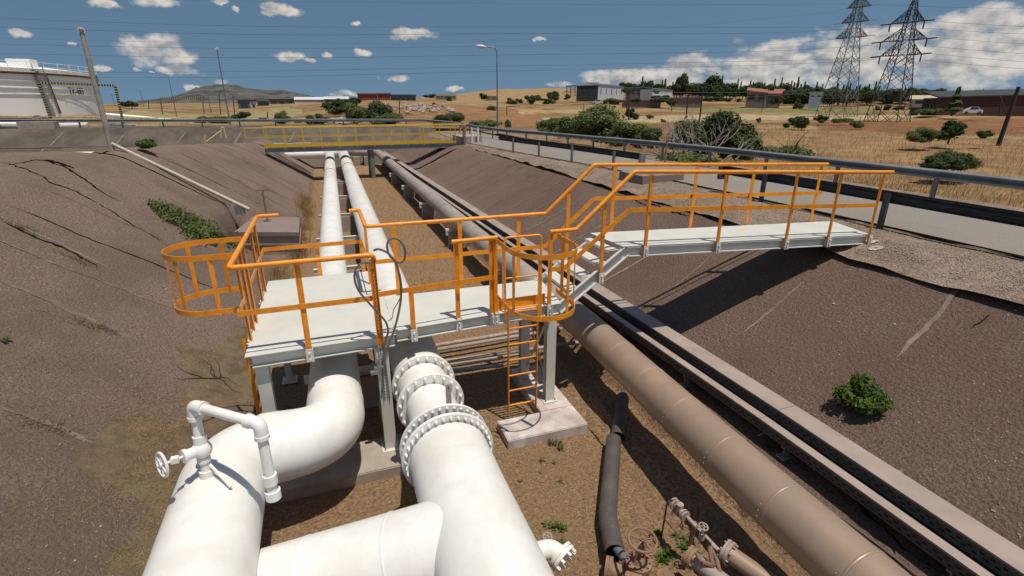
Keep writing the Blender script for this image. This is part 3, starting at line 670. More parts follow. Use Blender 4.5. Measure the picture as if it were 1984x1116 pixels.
# ladders with cages
def ladder(cx, cy, z0, z1, wdir, wd, back, label):
    wdir = Vector(wdir); back = Vector(back); c = Vector((cx, cy, 0))
    m_ = MB()
    for s in (-1, 1): m_.beam(c + wdir * (s * wd / 2) + Vector((0, 0, z0)), c + wdir * (s * wd / 2) + Vector((0, 0, z1)), .05, .012, up=tuple(wdir))
    o = obj('ladder', m_, O, pf, label=label); z = z0 + .13
    while z < z1 - .02:
        obj('rung', MB().tube([c - wdir * wd / 2 + Vector((0, 0, z)), c + wdir * wd / 2 + Vector((0, 0, z))], .0125, 8), O, o, True); z += .255
    return o
def cage(cx, cy, z0, z1, wdir, out, wd, depth, nbar, label):
    wdir = Vector(wdir); out = Vector(out); c = Vector((cx, cy, 0)); par = None
    def pt(t):
        # U shape: straight sides then half circle
        r = wd / 2; st = depth - r; Ltot = 2 * st + math.pi * r; s = t * Ltot
        if s < st: return c - wdir * r + out * s
        if s < st + math.pi * r:
            a = (s - st) / r; return c + out * st - wdir * (r * math.cos(a)) + out * (r * math.sin(a))
        return c + wdir * r + out * (st - (s - st - math.pi * r))
    for k, z in enumerate((z0, z1)):
        m_ = MB(); n = 26; vs = []; fs = []
        for i in range(n + 1):
            p = pt(i / n); q = pt(min(1, i / n + .01)) - pt(max(0, i / n - .01)); nn = Vector((q.y, -q.x, 0)).normalized() * .004
            for dn, dz in ((nn, -.033), (-nn, -.033), (-nn, .033), (nn, .033)): vs.append(p + dn + Vector((0, 0, z + dz)))
        for i in range(n):
            for j in range(4): a = i * 4 + j; b = i * 4 + (j + 1) % 4; fs.append((a, b, b + 4, a + 4))
        fs += [(3, 2, 1, 0), tuple(n * 4 + j for j in range(4))]; m_.add(vs, fs)
        if par is None: par = obj('safety_cage', m_, O, pf, True, label)
        else: obj('cage_hoop', m_, O, par, True)
    for i in range(nbar):
        p = pt((i + .5) / nbar if nbar > 5 else (.12 + .76 * i / (nbar - 1))); q = p - (c + out * depth * .5); q = Vector((q.x, q.y, 0)).normalized() * -.008
        obj('cage_bar', MB().beam(p + q + Vector((0, 0, z0 - .03)), p + q + Vector((0, 0, z1 + .03)), .05, .008, up=tuple(q.normalized())), O, par)
    return par
ladder(-1.20, 6.90, .55, DZ + .02, (0, 1, 0), .46, (1, 0, 0), 'ladder down the left side of the wide deck')
cage(-1.13, 6.98, 2.26, 2.94, (0, 1, 0), (-1, 0, 0), .82, .80, 5, 'open cage bulging out over the left bank')
ladder(2.44, 6.38, .16, DZ + .05, (1, 0, 0), .45, (0, 1, 0), 'ladder standing on the splashed footing')
cage(2.50, 6.37, 2.08, 2.88, (1, 0, 0), (0, -1, 0), .88, .95, 6, 'cage round the front ladder opening')
rail('walk_through_rail', [(2.18, 6.40, 1.72), (2.18, 6.43, RT - .02), (2.72, 6.43, RT - .02), (2.72, 6.40, 1.72)], .016, .06)
flat('toe_board', [(2.10, 6.50, DZ + .085), (2.84, 6.53, DZ + .085)], h=.15)
rail('cross_tube', [(2.18, 6.42, DZ + .50), (2.72, 6.42, DZ + .50)], .011); rail('cross_tube', [(2.18, 6.42, DZ + .04), (2.72, 6.42, DZ + .04)], .013)

# cables looping over the platform rail
def cable(name, pts, r, label, Y=6.06, grp=None):
    P = [aty(x, y, Y + dy) for x, y, dy in pts]; q = []
    n = len(P)
    for i in range(n - 1):
        p0, p1, p2, p3 = P[max(i - 1, 0)], P[i], P[i + 1], P[min(i + 2, n - 1)]
        for k in range(7):
            t = k / 7; q.append(.5 * ((2 * p1) + (p2 - p0) * t + (2 * p0 - 5 * p1 + 4 * p2 - p3) * t * t + (3 * p1 - p0 - 3 * p2 + p3) * t ** 3))
    q.append(P[-1]); m_ = MB(); m_.tube(q, r, 8); o = obj(name, m_, M['cable'], None, True); return tag(o, label, 'cable', grp)
cable('cable', [(724, 485, 0), (735, 483, -.03), (752, 491, -.05), (766, 508, -.05), (773, 530, -.04), (777, 555, -.03), (776, 585, -.02), (769, 620, -.02), (760, 650, 0), (748, 680, 0), (744, 720, 0), (740, 760, .02)], .014, 'thick cable sweeping down from the end of the front handrail past the deck edge')
cable('cable', [(720, 511, 0), (703, 509, -.04), (690, 520, -.06), (687, 540, -.06), (695, 563, -.05), (714, 586, -.04), (735, 609, -.03), (748, 625, -.02), (752, 643, -.01), (748, 656, 0), (742, 690, 0)], .013, 'slack cable bulging left over the deck from the perforated post')
cable('cable', [(757, 499, -.02), (751, 485, -.03), (751, 470, -.03), (760, 462, -.03), (774, 466, -.03), (784, 482, -.03), (784, 500, -.03), (776, 509, -.03), (764, 505, -.03), (757, 495, -.02)], .013, 'small round cable loop standing above the handrail')
cable('cable', [(775, 530, 0), (779, 560, 0), (774, 580, .02), (763, 600, .03), (760, 615, .03), (752, 622, .03)], .006, 'thin wire hanging beside the thick cable')

# ---------------------------------------------------------------- white pipelines
def seam(c, axis, r, parent, name='weld_seam', m=None, w_=.014, pr=.004): return obj(name, MB().lathe(c, axis, [(-w_, r), (-w_ * .4, r + pr), (w_ * .4, r + pr), (w_, r)], 40), m or WH, parent, True)
def arcpath(p0, corner, p1, r, n=12): return fillet([p0, corner, p1], r, n)
ZP = 1.0
lpx = lambda y: -.22 + .020 * (y - 6)
lp = thing('white_pipeline', 'left white pipeline with a sideways jog of two elbows in front of the platform', 'pipeline', (-1.2, 3, 0))
pts = fillet([(-1.32, -1.5, ZP + .03), (-1.32, 5.38, ZP + .03), (lpx(5.4), 5.44, ZP), (lpx(8), 8, ZP)], .52, 14)
def rj(p): return tab([(0, .425), (4.2, .425), (5.0, .40), (5.6, .355), (7, .32)], p.y if p.x < -1.0 else (5.0 + (p.x + 1.0) * .9 if p.y < 5.9 and p.x < lpx(5) - .02 else p.y))
m_ = MB(); m_.tube(pts, [rj(p) for p in pts], 48); obj('elbow_section', m_, WH, lp, True)
m_ = MB(); m_.tube([(lpx(8), 7.99, ZP), (lpx(39), 39, ZP)], [.318, .295], 40); obj('straight_section', m_, WH, lp, True)
obj('straight_section', MB().tube([(lpx(11.2), 11.2, ZP), (lpx(38.9), 38.9, ZP)], .305, 40), M['whitefar'], lp, True, label='older slightly yellowed paint')
seam((-.80, 5.425, ZP + .003), (1, .06, 0), .372, lp, pr=.008, w_=.018); seam((lpx(6.15), 6.12, ZP), (0, 1, 0), .345, lp); seam((-1.32, 2.2, ZP + .03), (0, 1, 0), .425, lp)
obj('joint_band', MB().lathe((lpx(29), 29, ZP), (0, 1, 0), [(-.12, .30), (-.12, .315), (.12, .315), (.12, .30)], 32), M['tandull'], lp, True)
pts = fillet([(lpx(39), 39, ZP), (lpx(40.4), 40.4, ZP), (-16, 40.2, ZP + .25)], .8, 10)
obj('branch_section', MB().tube(pts, .30, 32), WH, lp, True, label='run turning left below the footbridge')

rpx = lambda y: .90 + .0135 * (y - 4)
rp = thing('white_pipeline', 'right white pipeline with big bolted flanges, joined by a cross pipe in the foreground', 'pipeline', (.9, 3, 0))
ax = (0, 1, 0)
m_ = MB(); m_.tube([(rpx(v) + .012 * max(0, 3.6 - v), v, ZP + .05) for v in (-1.5, 2.2, 3.0, 3.8, 4.55)], [.445, .445, .44, .43, .425], 56); obj('near_section', m_, WH, rp, True)
m_ = MB(); m_.tube([(-1.18, 3.96, .44), (.95, 3.40, ZP + .05)], .405, 56); obj('cross_section', m_, WH, rp, True)
cd_ = Vector((2.13, -.56, .61)).normalized(); cs_ = Vector((-1.18, 3.96, .44))
seam(cs_ + cd_ * 1.50, tuple(cd_), .405, rp, pr=.005); seam(cs_ + cd_ * .72, tuple(cd_), .405, rp, pr=.005); seam((rpx(4.2), 4.2, ZP + .05), (0, 1, 0), .425, rp, pr=.005)
m_ = MB(); m_.lathe((rpx(5), 4.80, ZP + .05), ax, [(-.02, .40), (.05, .395), (.22, .36), (.45, .315), (.62, .305), (.80, .305)], 48); obj('reducer', m_, WH, rp, True)
m_ = MB(); m_.lathe((rpx(5), 5.62, ZP + .05), ax, [(0, .33), (.12, .335), (.35, .335), (.50, .33)], 48); obj('coupling', m_, WH, rp, True)
m_ = MB(); m_.lathe((rpx(6.2), 6.18, ZP + .04), ax, [(0, .33), (.15, .35), (.25, .37), (.34, .37), (.36, .34)], 48); obj('collar', m_, M['whitefar'], rp, True)
def flange(y, R, t, bolts, br, blen, bs, label, tooth=False, side=-1):
    c = Vector((rpx(y), y, ZP + .05)); m_ = MB(); m_.lathe(c, ax, [(-t / 2, .30), (-t / 2, R - .006), (-t / 2 + .006, R), (t / 2 - .006, R), (t / 2, R - .006), (t / 2, .30)], 64); fl = obj('flange', m_, WH, rp, True, label)
    bm_ = None
    for k in range(bolts):
        a = 2 * math.pi * (k + .5) / bolts; p = c + Vector((math.cos(a) * br, 0, math.sin(a) * br))
        m2 = MB(); d0 = side * t / 2
        m2.lathe(p + Vector((0, d0, 0)), (0, side, 0), [(0, bs * 1.35), (.006, bs * 1.35), (.006, bs * 1.05), (.026, bs * 1.05), (.028, bs * .6), (blen, bs * .55)], 8)
        obj('bolt', m2, WH, fl, True)
    return fl
flange(6.17, .425, .045, 20, .385, .05, .017, 'rear flange just in front of the platform')
flange(5.64, .425, .045, 20, .385, .05, .017, 'second flange')
flange(4.79, .50, .035, 36, .462, .04, .013, 'back ring of the largest flange pair')
flange(4.60, .505, .045, 36, .465, .045, .015, 'front ring of the largest flange pair')
c = Vector((rpx(4.7), 4.69, ZP + .05)); m_ = MB()
for k in range(36):
    a = 2 * math.pi * (k + .5) / 36; m_.tube([c + Vector((math.cos(a) * .463, -.07, math.sin(a) * .463)), c + Vector((math.cos(a) * .463, .09, math.sin(a) * .463))], .010, 6)
m_.lathe(c, ax, [(-.08, .41), (.08, .41)], 40); obj('stud_ring', m_, M['galv'], rp, True)
obj('lifting_lug', MB().box((rpx(4.9) + .075, 4.83, ZP + .65), (.055, .03, .24)), M['pinkpaint'], rp)
obj('lug_hole', MB().tube([(rpx(4.9) + .075, 4.812, ZP + .73), (rpx(4.9) + .075, 4.818, ZP + .73)], .009, 8), M['blackin'], rp)
m_ = MB(); m_.tube([(rpx(6.4), 6.4, ZP + .03), (rpx(11), 11.0, ZP)], .365, 48); obj('straight_section', m_, WH, rp, True)
obj('straight_section', MB().tube([(rpx(10.9), 10.9, ZP), (rpx(39.5), 39.5, ZP)], .352, 40), M['whitefar'], rp, True, label='older slightly yellowed paint')
obj('joint_band', MB().lathe((rpx(31), 31, ZP), (0, 1, 0), [(-.14, .352), (-.14, .366), (.14, .366), (.14, .352)], 32), M['tandull'], rp, True)
pts = fillet([(rpx(39.5), 39.4, ZP), (rpx(41), 41.0, ZP), (-16, 41.2, ZP + .25)], .9, 10)
obj('branch_section', MB().tube(pts, .33, 32), WH, rp, True, label='run turning left below the footbridge')
# small outlet with blind flange on the near right pipe
oc = atz(1096, 1085, .78); sp = thing('blind_flange', 'white blind flange with bolts on the right side of the near white pipe', 'flange', tuple(oc))
m_ = MB(); a_ = Vector((.42, -.80, -.30)).normalized(); m_.tube(fillet([oc + Vector((-.34, .12, .06)), oc + Vector((-.10, .12, .05)), oc - a_ * .05], .10, 6), .085, 24); obj('outlet_stub', m_, WH, sp, True)
m_ = MB(); m_.lathe(oc - a_ * .08, a_, [(0, .10), (0, .135), (.03, .135), (.03, .12), (.038, .12), (.038, .135), (.068, .135), (.068, .10)], 32); fl = obj('flange_disc', m_, WH, sp, True)
u_ = a_.orthogonal().normalized(); v_ = a_.cross(u_)
for k in range(8):
    a = k * math.pi / 4; p = oc - a_ * .02 + u_ * (.11 * math.cos(a)) + v_ * (.11 * math.sin(a)); obj('bolt', MB().tube([p, p + a_ * .045], .016, 6), WH, fl)
# vent loop with hand wheel
vl = thing('vent_loop', 'white vent pipe loop with a small handwheel valve on top of the left pipe', 'vent pipe', (-1.3, 4.5, 1.4))
A = Vector((-1.33, 4.55, 1.43)); B_ = Vector((-1.33, 4.62, 2.13)); Cc = Vector((-.75, 4.12, 2.13)); Dd = Vector((-.745, 4.08, 1.42))
m_ = MB(); m_.tube(fillet([A, B_, Cc, Dd], .06, 6), .043, 20); obj('loop_pipe', m_, WH, vl, True)
def socket(a, b, r=.056, nm='socket'): obj(nm, MB().tube([a, b], r, 20), WH, vl, True)
dv = (B_ - A).normalized(); dh = (Cc - B_).normalized(); dd = (Dd - Cc).normalized()
socket(A - dv * .04, A + dv * .06, .062); socket(A + dv * .15, A + dv * .20, .056)
m_ = MB(); m_.sphere(A + dv * .27, .085, 16, 10); obj('valve_body', m_, WH, vl, True); socket(A + dv * .33, A + dv * .41)
def elbow_cap(c, d1, d2):
    m_ = MB(); m_.tube(fillet([c + d1 * .10, c, c + d2 * .10], .06, 6), .055, 20); m_.tube([c + d1 * .10, c + d1 * .135], .062, 20); m_.tube([c + d2 * .10, c + d2 * .135], .062, 20); obj('elbow', m_, WH, vl, True)
elbow_cap(B_, -dv, dh); elbow_cap(Cc, -dh, dd)
socket(Dd - dd * .22, Dd - dd * .13, .058); socket(Dd - dd * .06, Dd + dd * .02, .064)
hw = A + dv * .27; st = Vector((-.80, -.55, .12)).normalized()
m_ = MB(); m_.tube([hw, hw + st * .14], .05, 14); m_.tube([hw + st * .13, hw + st * .16], .062, 14); m_.tube([hw + st * .15, hw + st * .33], .012, 8); m_.box(hw + st * .22, (.06, .05, .05)); obj('valve_stem', m_, WH, vl, True)
def wheel(c, axis, R, r, nsp, material, parent, name='handwheel'):
    axis = Vector(axis).normalized(); m_ = MB(); m_.ring(c, axis, R, r, 26, 8); m_.lathe(Vector(c) - axis * .012, axis, [(0, R * .2), (.03, R * .2)], 12)
    u = axis.orthogonal().normalized(); v = axis.cross(u)
    for k in range(nsp):
        a = 2 * math.pi * k / nsp + .3; m_.tube([Vector(c), Vector(c) + (u * math.cos(a) + v * math.sin(a)) * R], r * .8, 6)
    return obj(name, m_, material, parent, True)
wheel(hw + st * .32, st, .105, .012, 6, WH, vl)
m_ = MB(); m_.tube([A + dv * .12 + Vector((.03, 0, 0)), A + Vector((.22, -.22, -.01))], .014, 8); obj('stay_bar', m_, WH, vl, True)

# ---------------------------------------------------------------- tan pipe and tray
tp = thing('insulated_pipe', 'dusty tan clad pipe running along the foot of the right bank', 'pipe', (3.95, 3, 0))
TZ = .92; tpx = lambda y: tab([(-2, 3.76), (3, 3.82), (7.5, 4.0), (12, 3.95), (39, 3.92)], y)
obj('clad_section', MB().tube([(tpx(v), v, TZ) for v in rng(-2, 8.4, .4)], .278, 48), M['tan'], tp, True)
obj('bare_section', MB().tube([(tpx(v), v, TZ) for v in (8.4, 9.5, 11, 12, 13, 39)], .262, 40), M['tandull'], tp, True)
for k in range(12):
    y = -1.2 + k * .81
    obj('cladding_band', MB().lathe((tpx(y), y, TZ), ax, [(-.018, .278), (-.014, .2825), (-.006, .2795), (.006, .283), (.010, .2795), (.018, .278)], 48), M['tan'], tp, True)
rv = MB()
for k in range(12):
    y = -1.2 + k * .81
    for a in (158, 172, 186, 200, 214): p = Vector((tpx(y) + .288 * math.cos(R_(a)), y + .05, TZ + .288 * math.sin(R_(a)))); rv.sphere(p, .008, 6, 4)
obj('rivet_row', rv, M['galv'], tp, True)['kind'] = 'stuff'
pts = fillet([(tpx(39), 38.9, TZ), (tpx(39), 41.3, TZ), (1.5, 41.9, TZ + .1)], .8, 8); obj('branch_section', MB().tube(pts, .26, 24), M['tandull'], tp, True)
for k, y in ((2, 11.6), (3, 16.5), (4, 21.4), (5, 26.4), (6, 31.3)):
    t = thing('pipe_support', ['squat concrete support under the tan pipe beside the valves', 'concrete support under the tan pipe below the stairs', 'first support of the tan pipe behind the platform', 'second support of the tan pipe behind the platform', 'third support of the tan pipe behind the platform', 'fourth support of the tan pipe behind the platform', 'support of the tan pipe nearest the yellow footbridge'][k], 'pipe support', (tpx(y), y, 0), 'supports under the tan pipe')
    obj('pedestal', MB().box((tpx(y), y, .26), (.62, .22, .60)), M['concrete'], t)
    m_ = MB(); m_.box((tpx(y), y, .60), (.82, .12, .08)); m_.box((tpx(y) - .37, y, .50), (.07, .10, .14)); obj('saddle_beam', m_, M['whitefar'], t)
for k, y in enumerate((7.6, 10.4, 13.2, 16.4, 20.0, 24.0, 28.6, 34.5)):
    t = thing('pipe_support', ['white cross beam under the two white pipes below the wide deck', 'white cross beam nearest behind the wide deck', 'second white cross beam behind the wide deck', 'third white cross beam behind the wide deck', 'fourth white cross beam behind the wide deck', 'fifth white cross beam behind the wide deck', 'sixth white cross beam, near the dark joint bands of the white pipes', 'white cross beam below the yellow footbridge'][k], 'pipe support', (.4, y, 0), 'cross beams under the two white pipes')
    obj('cross_beam', MB().hbeam((lpx(y) - .48, y, .63), (rpx(y) + .38, y, .63), .10, .11), M['whitefar'], t)
    for x in (lpx(y) + .36, ): obj('pedestal', MB().box((x + .05, y + .05, .26), (.42, .30, .60)), M['concrete'], t)

# cable tray: two covers on brackets
TH = .98
def trx(px_): return None
ct = thing('cable_tray', 'long double cable tray with dusty pinkish covers along the right bank', 'cable tray', (5, 3, 0))
X1, X2, X3, X4 = 4.75, 4.865, 5.04, 5.33
tx = lambda x, y: x - .023 * (y - 4) * (1 if y > 4 else .1)
def run(name, xa, xb, z0, z1, material, label=None, y0=-2, y1=41):
    m_ = MB(); ys = rng(y0, y1, 3.0)
    for a, b in zip(ys, ys[1:]):
        pa = [(tx(xa, a), a), (tx(xb, a), a)]; pb = [(tx(xa, b), b), (tx(xb, b), b)]
        g_ = .004
        vs = [(p[0], p[1] + (g_ if p in pa else -g_), z) for z in (z0, z1) for p in (pa[0], pa[1], pb[1], pb[0])]
        m_.add(vs, [(3, 2, 1, 0), (4, 5, 6, 7), (0, 1, 5, 4), (1, 2, 6, 5), (2, 3, 7, 6), (3, 0, 4, 7)])
    return obj(name, m_, material, ct, label=label)
run('outer_cover', X3, X4, TH - .02, TH, M['tray'], 'wide outer cover'); run('inner_cover', X1, X2, TH - .075, TH - .055, M['tray'], 'narrow inner cover')
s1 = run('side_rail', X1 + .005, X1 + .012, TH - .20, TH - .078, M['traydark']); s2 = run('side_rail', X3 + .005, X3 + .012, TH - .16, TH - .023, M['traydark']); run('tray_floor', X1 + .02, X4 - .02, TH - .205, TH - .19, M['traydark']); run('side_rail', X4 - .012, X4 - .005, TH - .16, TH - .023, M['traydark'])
h_ = MB()
for k in range(190):
    y = -1.9 + k * .09
    for dz in (.045, .085): h_.box((tx(X1, y) + .001, y + (dz > .05) * .045, TH - .078 - dz), (.004, .04, .012)); h_.box((tx(X3, y) + .001, y + (dz > .05) * .045, TH - .023 - dz), (.004, .04, .012))
obj('slot_row', h_, M['blackin'], s1)['kind'] = 'stuff'
for k in range(20):
    y = 1.92 + k * 1.82; z0 = zR(tx(X1 + .1, y), y); t = MB()
    t.prof((tx(X1 + .06, y), y, z0 - .1), (tx(X1 + .06, y), y, TH - .20), [(-.05, -.02), (.05, -.02), (.05, -.012), (-.042, -.012), (-.042, .03), (-.05, .03)], up=(0, 1, 0)); t.beam((tx(X1, y), y, TH - .215), (tx(X4, y), y, TH - .215), .05, .02); t.box((tx(X1 + .06, y), y, z0 + .01), (.16, .12, .02))
    z1 = zR(tx(X4 - .06, y), y); t.beam((tx(X4 - .06, y), y, z1 - .1), (tx(X4 - .06, y), y, TH - .21), .05, .03)
    obj('tray_bracket', t, M['galv'], ct)
for k, (y, x) in enumerate(((1.2, 4.50), (5.1, 4.42))):
    pass
m_ = MB(); m_.tube([(4.66 + .03 * fb(0, v, .7, 3, 8) - .012 * v, v, zR(4.66 - .012 * v, v) + .02) for v in rng(-1, 15, .5)], .010, 6); tag(obj('cable', m_, M['cable'], None, True), 'thin cable lying on the bank just below the cable tray', 'cable')

# ---------------------------------------------------------------- footings
def block(name, label, cat, boxes, material, grp=None):
    m_ = MB()
    for i, (x0, x1, y0, y1, z0, z1) in enumerate(boxes): m_.box(((x0 + x1) / 2, (y0 + y1) / 2, (z0 + z1) / 2), (x1 - x0, y1 - y0, z1 - z0))
    me = m_.mesh(name, material); bm = bmesh.new(); bm.from_mesh(me); bmesh.ops.bevel(bm, geom=bm.edges[:], offset=.012, segments=2, affect='EDGES'); bm.to_mesh(me); bm.free()
    return tag(obj(name, me, material), label, cat, grp)
block('concrete_footing', 'paint splashed concrete footing under the front ladder', 'footing', [(1.99, 3.24, 5.74, 6.262, -.1, .15)], M['padpaint'])
block('concrete_footing', 'grey concrete strip footing under the two right legs of the platform', 'footing', [(2.70, 3.24, 6.264, 7.7, -.1, .148)], M['padpaint'])
block('concrete_footing', 'long concrete footing under the two front legs of the wide deck', 'footing', [(-1.35, .60, 5.72, 6.42, -.1, .16)], M['concrete'])
block('concrete_footing', 'concrete footing below the flanged white pipe', 'footing', [(.56 + .1, .95, 6.0, 6.4, -.1, .10)], M['concrete'])

# small pipes lying across the trench
for k, (a, b, r, mt, lab) in enumerate([((840, 670), (1016, 641), .038, 'pinkpaint', 'farthest thin pipe lying across the trench floor under the narrow deck'), ((850, 677), (1016, 649), .035, 'tandull', 'second thin pipe lying across the trench floor under the narrow deck'),
                           ((852, 702), (1018, 678), .036, 'pinkpaint', 'third thin pipe, half way between the leg and the flanges'), ((870, 719), (965, 709), .030, 'galv', 'thin grey conduit nearest the flanges under the narrow deck'), ((872, 706), (1016, 685), .02, 'tandull', 'thin tube just behind the grey conduit')]):
    p, q = atz(*a, .22), atz(*b, .22); d = (q - p).normalized(); m_ = MB(); m_.tube([p - d * .8, q + d * (1.2 if k < 3 else .1)], r, 10); tag(obj('thin_pipe', m_, M[mt], None, True), lab, 'pipe', 'thin pipes crossing the trench floor')

# ---------------------------------------------------------------- corrugated drain pipe
def corr(name, P, r, label):
    P = fillet(P, .5, 8); q = []; rs = []
    L_ = 0
    for a, b in zip(P, P[1:]):
        n = max(1, int((b - a).length / .009))
        for i in range(n): q.append(a.lerp(b, i / n))
    q.append(P[-1]); m_ = MB(); m_.tube(q, [r * (1 + (.010 if (i // 2) % 2 else -.006)) for i in range(len(q))], 22, cap=False)
    o = thing(name, label, 'drain pipe', tuple(P[0])); obj('pipe_wall', m_, M['black'], o)
    me = MB(); me.tube(q[:-1], r * .93, 18, cap=False); obj('pipe_inside', me, M['blackin'], o, True); return o
corr('corrugated_pipe', [atz(1189, 852, .16), atz(1177, 1000, .16), atz(1184, 1035, .17), atz(1192, 1072, .20)], .105, 'bent black corrugated drain pipe lying in the sun with an open cut end')
corr('corrugated_pipe', [atz(1207, 770, .16), atz(1203, 800, .16), atz(1197, 848, .14)], .10, 'short black corrugated pipe emerging from the shadow under the tan pipe')

# ---------------------------------------------------------------- rusty valves in the lower right corner
PP, RU = M['pinkpaint'], M['rust']
va = thing('gate_valve', 'rusty gate valve with a large five spoke handwheel at the bottom of the picture', 'valve', tuple(atz(1245, 1100, .3)))
c = atz(1245, 1046, .62); wheel(c, (-.05, -.1, 1), .135, .013, 5, RU, va)
b0 = c + Vector((0, .02, -.30)); m_ = MB(); m_.tube([c + Vector((0, 0, .03)), b0], .016, 10); m_.tube([c - Vector((0, 0, .05)), c - Vector((0, 0, .16))], .028, 10)
for s in (-1, 1): m_.beam(c + Vector((.02 * s, 0, -.05)), b0 + Vector((.06 * s, 0, 0)), .02, .02)
obj('yoke', m_, RU, va, True); m_ = MB(); m_.lathe(b0 + Vector((0, 0, -.05)), (0, 0, 1), [(-.02, .125), (.0, .13), (.022, .13), (.022, .118), (.030, .118), (.030, .13), (.052, .13), (.054, .07), (.09, .05)], 32); bf = obj('bonnet_flange', m_, RU, va, True)
for k in range(10): a = k * math.pi / 5; p = b0 + Vector((math.cos(a) * .108, math.sin(a) * .108, .0)); obj('bolt', MB().tube([p - Vector((0, 0, .03)), p + Vector((0, 0, .025))], .011, 6), RU, bf)
m_ = MB(); m_.lathe(b0 + Vector((0, 0, -.34)), (0, 0, 1), [(0, .10), (.15, .12), (.27, .085)], 24); m_.lathe(b0 + Vector((-.22, .16, -.2)), (-.8, .6, 0), [(-.02, .075), (-.02, .13), (.012, .13), (.012, .12), (.02, .12), (.02, .13), (.05, .13), (.05, .08)], 28); m_.tube([b0 + Vector((0, 0, -.2)), b0 + Vector((-.24, .18, -.2))], .085, 20); obj('valve_body', m_, RU, va, True)
gp = thing('grey_pipe_stub', 'short dark grey pipe leading from the drain pipe mouth to the rusty valve', 'pipe', tuple(atz(1205, 1078, .22)))
obj('pipe_barrel', MB().tube([atz(1195, 1062, .22), atz(1222, 1096, .22)], .052, 18), M['metalpole'], gp, True); obj('band', MB().tube([atz(1213, 1085, .22), atz(1218, 1091, .22)], .060, 18), M['galv'], gp, True)
# impulse line with two flanges and small valves
il = thing('impulse_line', 'dusty pink small bore pipe with two tiny handwheels, right of the rusty wheel', 'pipe assembly', tuple(atz(1360, 1040, .5)))
ZI = .55
def pz(x, y, z=ZI): return atz(x, y, z)
m_ = MB(); m_.tube([pz(1328, 998), pz(1408, 1082, .42)], .017, 12); m_.tube([pz(1335, 1006), pz(1350, 1022)], .022, 12); m_.tube([pz(1380, 1055, .46), pz(1392, 1066, .45)], .022, 12); obj('small_bore_pipe', m_, PP, il, True)
m_ = MB(); m_.tube(fillet([pz(1279, 1056, .05), pz(1293, 972, .60), pz(1300, 968, .60), pz(1312, 976, .58)], .03, 5), .009, 8); obj('black_drip_tube', m_, M['blk'], il, True)
d1 = (pz(1330, 1000) - pz(1305, 972)).normalized()
m_ = MB()
for t in (0, .035): m_.lathe(pz(1304, 973) + d1 * t, d1, [(0, .045), (.0, .062), (.018, .062), (.018, .045)], 20)
for t in (.17, .205): m_.lathe(pz(1304, 973) + d1 * t, d1, [(0, .03), (.0, .055), (.018, .055), (.018, .03)], 20)
obj('flange_pair', m_, PP, il, True)
m_ = MB(); m_.tube([pz(1304, 973) + d1 * .03, pz(1304, 973) + d1 * .22], .030, 16); p = pz(1304, 973) + d1 * .11; m_.tube([p + Vector((0, 0, -.04)), p + Vector((0, 0, .07))], .038, 16); obj('check_body', m_, PP, il, True)
p = pz(1363, 1020, .66); m_ = MB(); m_.tube([p, p + Vector((0, 0, -.16))], .014, 8); m_.tube([p + Vector((0, 0, -.16)), p + Vector((0, 0, -.09))], .03, 12); obj('small_valve', m_, PP, il, True); wheel(p, (.1, -.2, 1), .045, .007, 4, PP, il)
p = pz(1322, 1018, .50); wheel(p, (-.8, .3, .2), .038, .006, 4, M['rust'], il); m_ = MB(); m_.tube([p, p + Vector((.12, -.05, -.04))], .014, 8); m_.tube([p + Vector((.10, -.06, .06)), p + Vector((.09, -.06, -.26))], .026, 10); obj('drain_valve', m_, M['rust'], il, True)
# two flanged pipe ends
def pend(px_, py_, z, r, d, mt, mt2, label, nb=8):
    c = atz(px_, py_, z); d = Vector(d).normalized(); t = thing('flanged_pipe', label, 'pipe', tuple(c)); m_ = MB(); m_.tube([c - d * .02, c + d * 1.5], r, 26); obj('pipe_barrel', m_, M[mt2], t, True)
    m_ = MB(); m_.tube([c + d * .02, c + d * .16], r * .88, 24); obj('neck', m_, M[mt], t, True)
    m_ = MB(); m_.lathe(c, d, [(-.05, .03), (-.05, r * 1.45), (-.022, r * 1.45), (-.022, r * 1.3), (-.012, r * 1.3), (-.012, r * 1.45), (.016, r * 1.45), (.016, r)], 32); fl = obj('flange_disc', m_, M[mt], t, True)
    u = d.orthogonal().normalized(); v = d.cross(u)
    for k in range(nb): a = 2 * math.pi * k / nb; p = c + (u * math.cos(a) + v * math.sin(a)) * r * 1.22; obj('bolt', MB().tube([p - d * .07, p + d * .04], .010, 6), M[mt], fl)
pend(1413, 1073, .42, .085, (.35, -.9, -.05), 'pinkpaint', 'tan', 'pale flange on the end of a clad pipe, rightmost of the valve group')
pend(1342, 1082, .40, .075, (.35, -.9, -.05), 'rust', 'tandull', 'rusty orange flange left of the pale flange')
m_ = MB(); q = atz(1380, 1095, .48)
for (a, b) in (((0, 0, 0), (.03, .1, .12)), ((.0, 0, 0), (-.08, .05, .02)), ((-.08, .05, .02), (-.09, .12, .05)), ((0, 0, 0), (.02, -.03, -.3)), ((.03, .1, .12), (.06, .02, .03)), ((.06, .02, .03), (.02, -.15, -.1))): m_.tube([q + Vector(a), q + Vector(b)], .022, 8)
tag(obj('small_rusty_valve', m_, RU, None, True), 'knobbly rusty little valve between the two pipe flanges', 'valve')
for (x_, y_, lab) in ((1290, 1112, 'rusty flange top cut by the bottom edge of the picture, right of the big handwheel'), (1228, 1114, 'rusty flange top cut by the bottom edge of the picture, below the big handwheel')):
    p = atz(x_, y_ + 2, .30); m_ = MB(); m_.lathe(p - Vector((0, 0, .05)), (0, 0, 1), [(-.25, .06), (-.02, .065), (0, .085), (.018, .085), (.018, .078), (.026, .078), (.026, .085), (.046, .085), (.05, .03), (.06, .02)], 24); tag(obj('rusty_flange', m_, RU, None, True), lab, 'flange')
